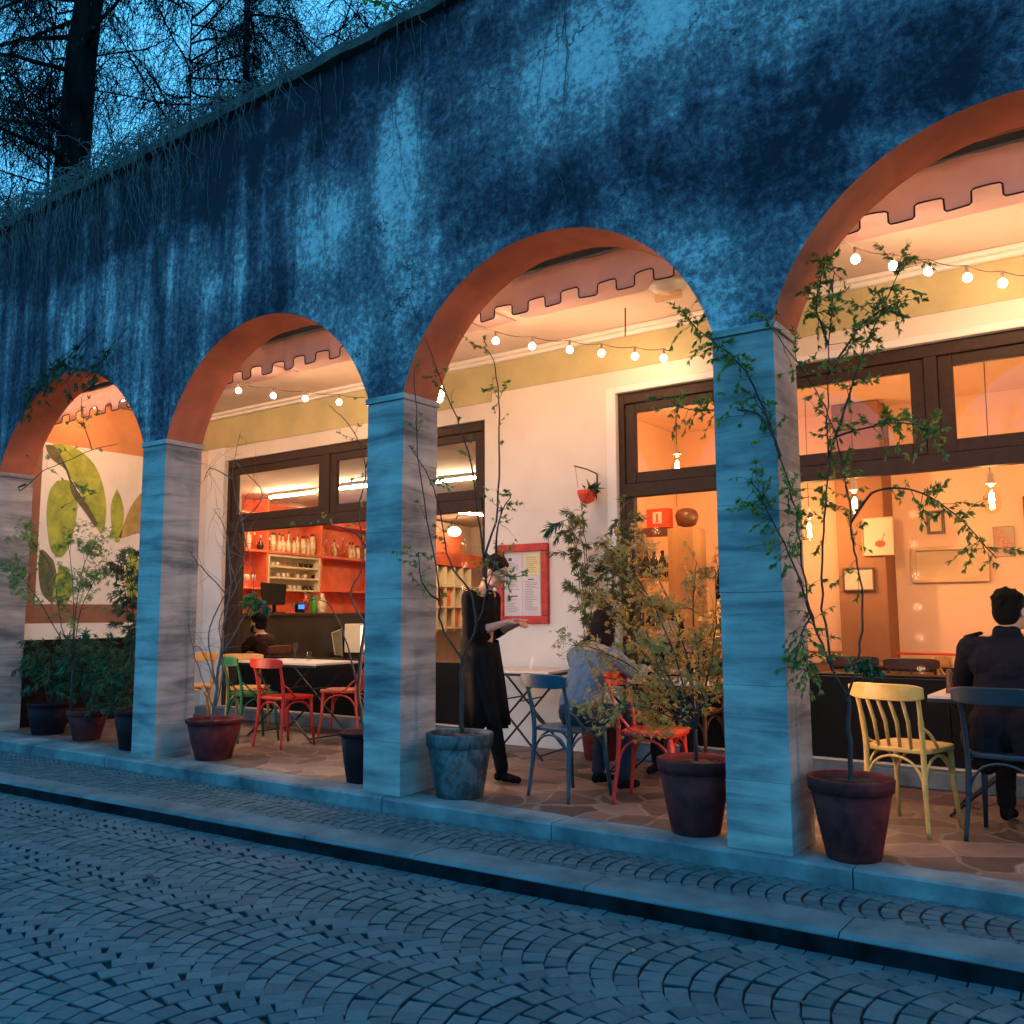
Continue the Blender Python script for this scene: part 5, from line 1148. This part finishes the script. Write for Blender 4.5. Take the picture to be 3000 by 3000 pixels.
bush('table_plant', 'small leafy plant on the inside window ledge behind the tree trunk', (-1.92, 2.86, .76), .10, .12, 'laurel', 'spray', 60, 301, (.045, .018), nst=6, cat='plant', twig=.06, ntwig=5, r0=.003)
tag(MB().box(-2.3, -1.3, 2.75, 3.0, .02, .76).build('window_bench', 'panel', bevel=.005), 'dark bench inside below the right-hand window', 'bench')
ws = thing('wine_shelf', 'tall wooden shelf with dark wine bottles inside the middle window', 'shelf', (-4.45, 4.5, .02))
MB().box(.03, .34, 0, .35, 0, 2.18).build('side_panel', 'wood', ws, bevel=.004)
MB().box(-.45, .028, 0, .32, 2.12, 2.20).build('top_board', 'chairbrown', ws); MB().box(-.45, .028, 0, .32, 1.60, 1.63).box(-.45, .028, 0, .32, 1.05, 1.08).box(-.45, .028, 0, .32, .45, .48).build('shelf_board', 'wood', ws); MB().box(-.47, -.451, 0, .32, 0, 2.20).build('upright', 'wood', ws)
rr = random.Random(31)
for k in range(8): tag(MB().lathe([(.034,0),(.037,.01),(.037,.19),(.013,.25),(.013,.31)], n=10).build('bottle', 'bottledark', smooth=True, loc=(-4.84+k*.052, 4.60+.07*(k%2), 1.652)), 'dark wine bottle in the row on the wooden shelf inside', 'bottle', 'dark wine bottles on the wooden shelf')
for k in range(6): tag(MB().lathe([(.034,0),(.037,.01),(.037,.19),(.013,.25),(.013,.31)], n=10).build('bottle', 'bottledark', smooth=True, loc=(-4.82+k*.065, 4.60+.06*(k%2), 1.102)), 'dark wine bottle on the second board of the wooden shelf inside', 'bottle', 'dark wine bottles on the lower wooden shelf')
t = thing('red_box', 'red box with a white numeral panel on top of the wine shelf', 'box', (-4.57, 4.62, 2.222))
MB().box(-.14, .14, -.06, .06, 0, .22).build('box_body', 'redink', t, bevel=.004); MB().box(-.055, .055, -.064, -.061, .05, .18).build('number_panel', 'paper', t); MB().box(-.012, .012, -.068, -.065, .07, .16).box(-.025, .022, -.068, -.065, .06, .072).build('numeral', 'redink', t)
tag(MB().lathe([(.05,0),(.10,.02),(.125,.08),(.13,.13),(.12,.16),(.10,.19),(.05,.21)], n=28).build('round_basket', 'chairbrown', smooth=True, loc=(-4.26, 4.68, 2.222)), 'round brown basket on top of the wine shelf', 'basket')
t = thing('coat_stand', 'dark coat stand with black bags and coats inside the middle window', 'coat stand', (-3.72, 4.75, .02))
st = MB().tube([(0,0,0),(0,0,1.98)], .016, 8)
for a in range(6): st.tube(smooth_line([(0,0,1.85),(.12*cos(a),.12*sin(a),1.90),(.20*cos(a),.2*sin(a),1.98)], 3), .008, 6)
st.lathe([(.2,0),(.2,.03)], n=16); st.build('pole', 'blackmetal', t)
fused('hanging_coat', [('c', (-.12,-.03,1.85), .05, (-.14,-.03,1.50), .09), ('c', (-.14,-.03,1.5), .09, (-.12,-.03,1.05), .08)], 'black', t, .012, 2, .012); fused('hanging_bag', [('e', (.02,-.08,1.45), (.12,.07,.15), None), ('c', (.02,-.06,1.6), .012, (.0,-.02,1.86), .010)], 'black', t, .01, 2, .01)

# ------------------------------------------------------------ trees behind the building
def bigtree(name, label, base, h, r, lean, seed, nlimb, needles, twigs, spread, group, zlo=.3, up_=.25, tw_len=1.8, tw_r=.013, low_droop=.5, leafn='needle', ls=(.13,.04), lim=.22):
    rr = random.Random(seed); t = thing(name, label, 'tree', base, 0, group); tr = MB(); lf = MB()
    n = 12; tp = [Vector((lean[0]*i/n+rr.gauss(0,.04), lean[1]*i/n+rr.gauss(0,.04), h*i/n)) for i in range(n+1)]
    tr.tube(tp, [r*(1-.75*i/n)*(1.15 if i == 0 else 1) for i in range(n+1)], 14)
    cr = MB()
    for k in range(nlimb):
        f = zlo+(1-zlo)*(k+rr.random())/nlimb; p = tp[min(n, int(f*n))].lerp(tp[min(n, int(f*n)+1)], f*n-int(f*n)) if f < .99 else tp[-1]
        a = rr.uniform(0, 2*pi); d = Vector((cos(a), sin(a), up_*rr.uniform(.4, 1.6))).normalized(); ln = spread*(1-.55*f)*rr.uniform(.6, 1.15); pts = [p]; m = 9
        for i in range(m):
            d = (d+rdir(rr)*.16+Vector((0,0,-.07 if up_ < .4 else .05))).normalized(); pts.append(pts[-1]+d*ln/m)
        tr.tube(pts, [r*lim*(1-.85*i/m)+.012 for i in range(m+1)], 6)
        for w in range(twigs):
            q = rr.uniform(.15, 1)*m; i = min(m-1, int(q)); p0 = pts[i].lerp(pts[i+1], q-i); dd = ((pts[i+1]-pts[i]).normalized()*.5+rdir(rr)*.8).normalized(); tl = tw_len*rr.uniform(.4, 1.1); tt = [p0]
            for j in range(7):
                dd = (dd+rdir(rr)*.30+Vector((0,0,-low_droop*.35))).normalized(); tt.append(tt[-1]+dd*tl/7)
            cr.tube(tt, [tw_r*(1-.1*j) for j in range(8)], 3, caps=False)
            for z in range(2):
                j = rr.randrange(1, 6); d3 = (dd+rdir(rr)).normalized(); s3 = [tt[j]]
                for y in range(4): d3 = (d3+rdir(rr)*.35+Vector((0,0,-low_droop*.3))).normalized(); s3.append(s3[-1]+d3*tl/9)
                cr.tube(s3, tw_r*.6, 3, caps=False)
            for z in range(needles):
                j = rr.randrange(1, 7); lf.leaf(tt[j]+rdir(rr)*.05, (dd*.4+rdir(rr)+Vector((0,0,-.5))), rdir(rr), ls[0]*rr.uniform(.6,1.5), ls[1]*rr.uniform(.6,1.3), rr.random())
    tr.build('trunk', 'cedarbark', t, smooth=True); cr.build('twigs', 'cedarbark', t)
    if needles: lf.build('foliage', leafn, t, tones=True)
G = 'dark trees behind the arcade roof'
bigtree('cedar_tree', 'massive black-trunked cedar rising behind the left end of the wall', (-21.5, 6.05, -.2), 26, .62, (1.3, .1), 1, 30, 4, 34, 6.0, G, zlo=.36, up_=-.02, tw_len=1.3, tw_r=.010, low_droop=1.1, lim=.09)
bigtree('conifer_tree', 'dark conifer with drooping boughs right of the black trunk', (-22.4, 12.6, -.2), 27, .26, (-1.0, .3), 2, 34, 5, 40, 3.8, G, zlo=.35, up_=-.25, tw_len=1.1, tw_r=.010, low_droop=1.0, lim=.12)
for k, (x, y, h, sp) in enumerate(((-26, 13, 23, 8.0), (-20, 17.5, 22, 7.5), (-30, 10, 24, 8), (-15.5, 20, 22, 7.0), (-27, 20, 26, 8.5))):
    bigtree('bare_tree', ('bare tree with a fine mesh of hanging twigs between the black trunk and the conifer', 'bare twiggy tree right of the conifer above the wall top', 'bare twiggy tree left of the black trunk', 'bare twiggy tree farthest right behind the wall top', 'tall bare tree farthest back behind the conifer')[k],
            (x, y, -.2), h, .085, (rr.uniform(-.5,.5), 0), 40+k, 50, 0, 52, sp, G, zlo=.30, up_=.55, tw_len=2.6, tw_r=.013, low_droop=.75, lim=.30)
bigtree('leafy_tree', 'tree with fresh green leaves above the wall top at the upper middle', (-15.2, 15.5, -.2), 21, .22, (.2, 0), 60, 30, 9, 20, 4.5, G, zlo=.5, up_=.3, tw_len=1.3, tw_r=.011, low_droop=.5, leafn='leaf', ls=(.20,.10))

tag(MB().tube([(0,0,.008),(.08,.01,.016),(.17,-.005,.008)], [.006,.009,.005], 6).tube([(.08,.01,.014),(.11,.04,.01)], .003, 4).build('twig', 'bark', loc=(-4.62, -1.72, -.180), rotz=-.35), 'short dark twig lying on the cobbles at the left of the road', 'twig')
rr = random.Random(44)
for x, y in ((-3.1, -1.35), (-2.55, -2.1), (-1.9, -1.2), (-4.9, -1.3), (-1.15, -1.3), (-2.2, -1.75), (-3.7, -2.0), (-5.9, -1.25)):
    l = MB(); l.leaf((0,0,.004), (cos(x*9), sin(x*9), .08), (-sin(x*9), cos(x*9), .1), rr.uniform(.03,.055), rr.uniform(.016,.026), rr.random())
    tag(l.build('fallen_leaf', 'laurel' if rr.random() < .5 else 'petal' if False else 'maple', loc=(x, y, -.178), tones=True), 'small dry leaf lying on the cobbled road', 'leaf', 'dry leaves scattered on the cobbled road')
# ------------------------------------------------------------ dusk sky, weak low sun
w = bpy.data.worlds.new('World'); sc.world = w; w.use_nodes = True; nt = w.node_tree; bg = nt.nodes['Background']
sky = nt.nodes.new('ShaderNodeTexSky'); sky.sky_type = 'NISHITA'; sky.sun_disc = False
SE, SA = radians(2.0), radians(200)
sky.sun_elevation = SE; sky.sun_rotation = SA; sky.air_density = 1.4; sky.dust_density = .6; sky.ozone_density = 6
mx = nt.nodes.new('ShaderNodeMix'); mx.data_type = 'RGBA'; mx.blend_type = 'MULTIPLY'; mx.inputs[0].default_value = 1
L(nt, sky.outputs[0], mx.inputs[6]); mx.inputs[7].default_value = (.02, .45, .95, 1)
m2 = nt.nodes.new('ShaderNodeMix'); m2.data_type = 'RGBA'; m2.blend_type = 'ADD'; m2.inputs[0].default_value = 1
L(nt, mx.outputs[2], m2.inputs[6]); m2.inputs[7].default_value = (.50, 2.7, 4.65, 1)
L(nt, m2.outputs[2], bg.inputs['Color']); bg.inputs['Strength'].default_value = .15
sun = bpy.data.lights.new('sun', 'SUN'); sun.energy = .02; sun.angle = radians(12); sun.color = (.5, .75, 1)
so = bpy.data.objects.new('sun', sun); COL.objects.link(so); sd = Vector((sin(SA)*cos(SE+.5), cos(SA)*cos(SE+.5), sin(SE+.5)))
so.rotation_euler = sd.to_track_quat('Z', 'Y').to_euler()
sc.view_settings.view_transform = 'Standard'; sc.view_settings.look = 'None'; sc.view_settings.exposure = 1.0; sc.view_settings.gamma = 1
sc.cycles.use_denoising = True
sc.cycles.sample_clamp_indirect = 6
sc.cycles.max_bounces = 8; sc.cycles.transparent_max_bounces = 12
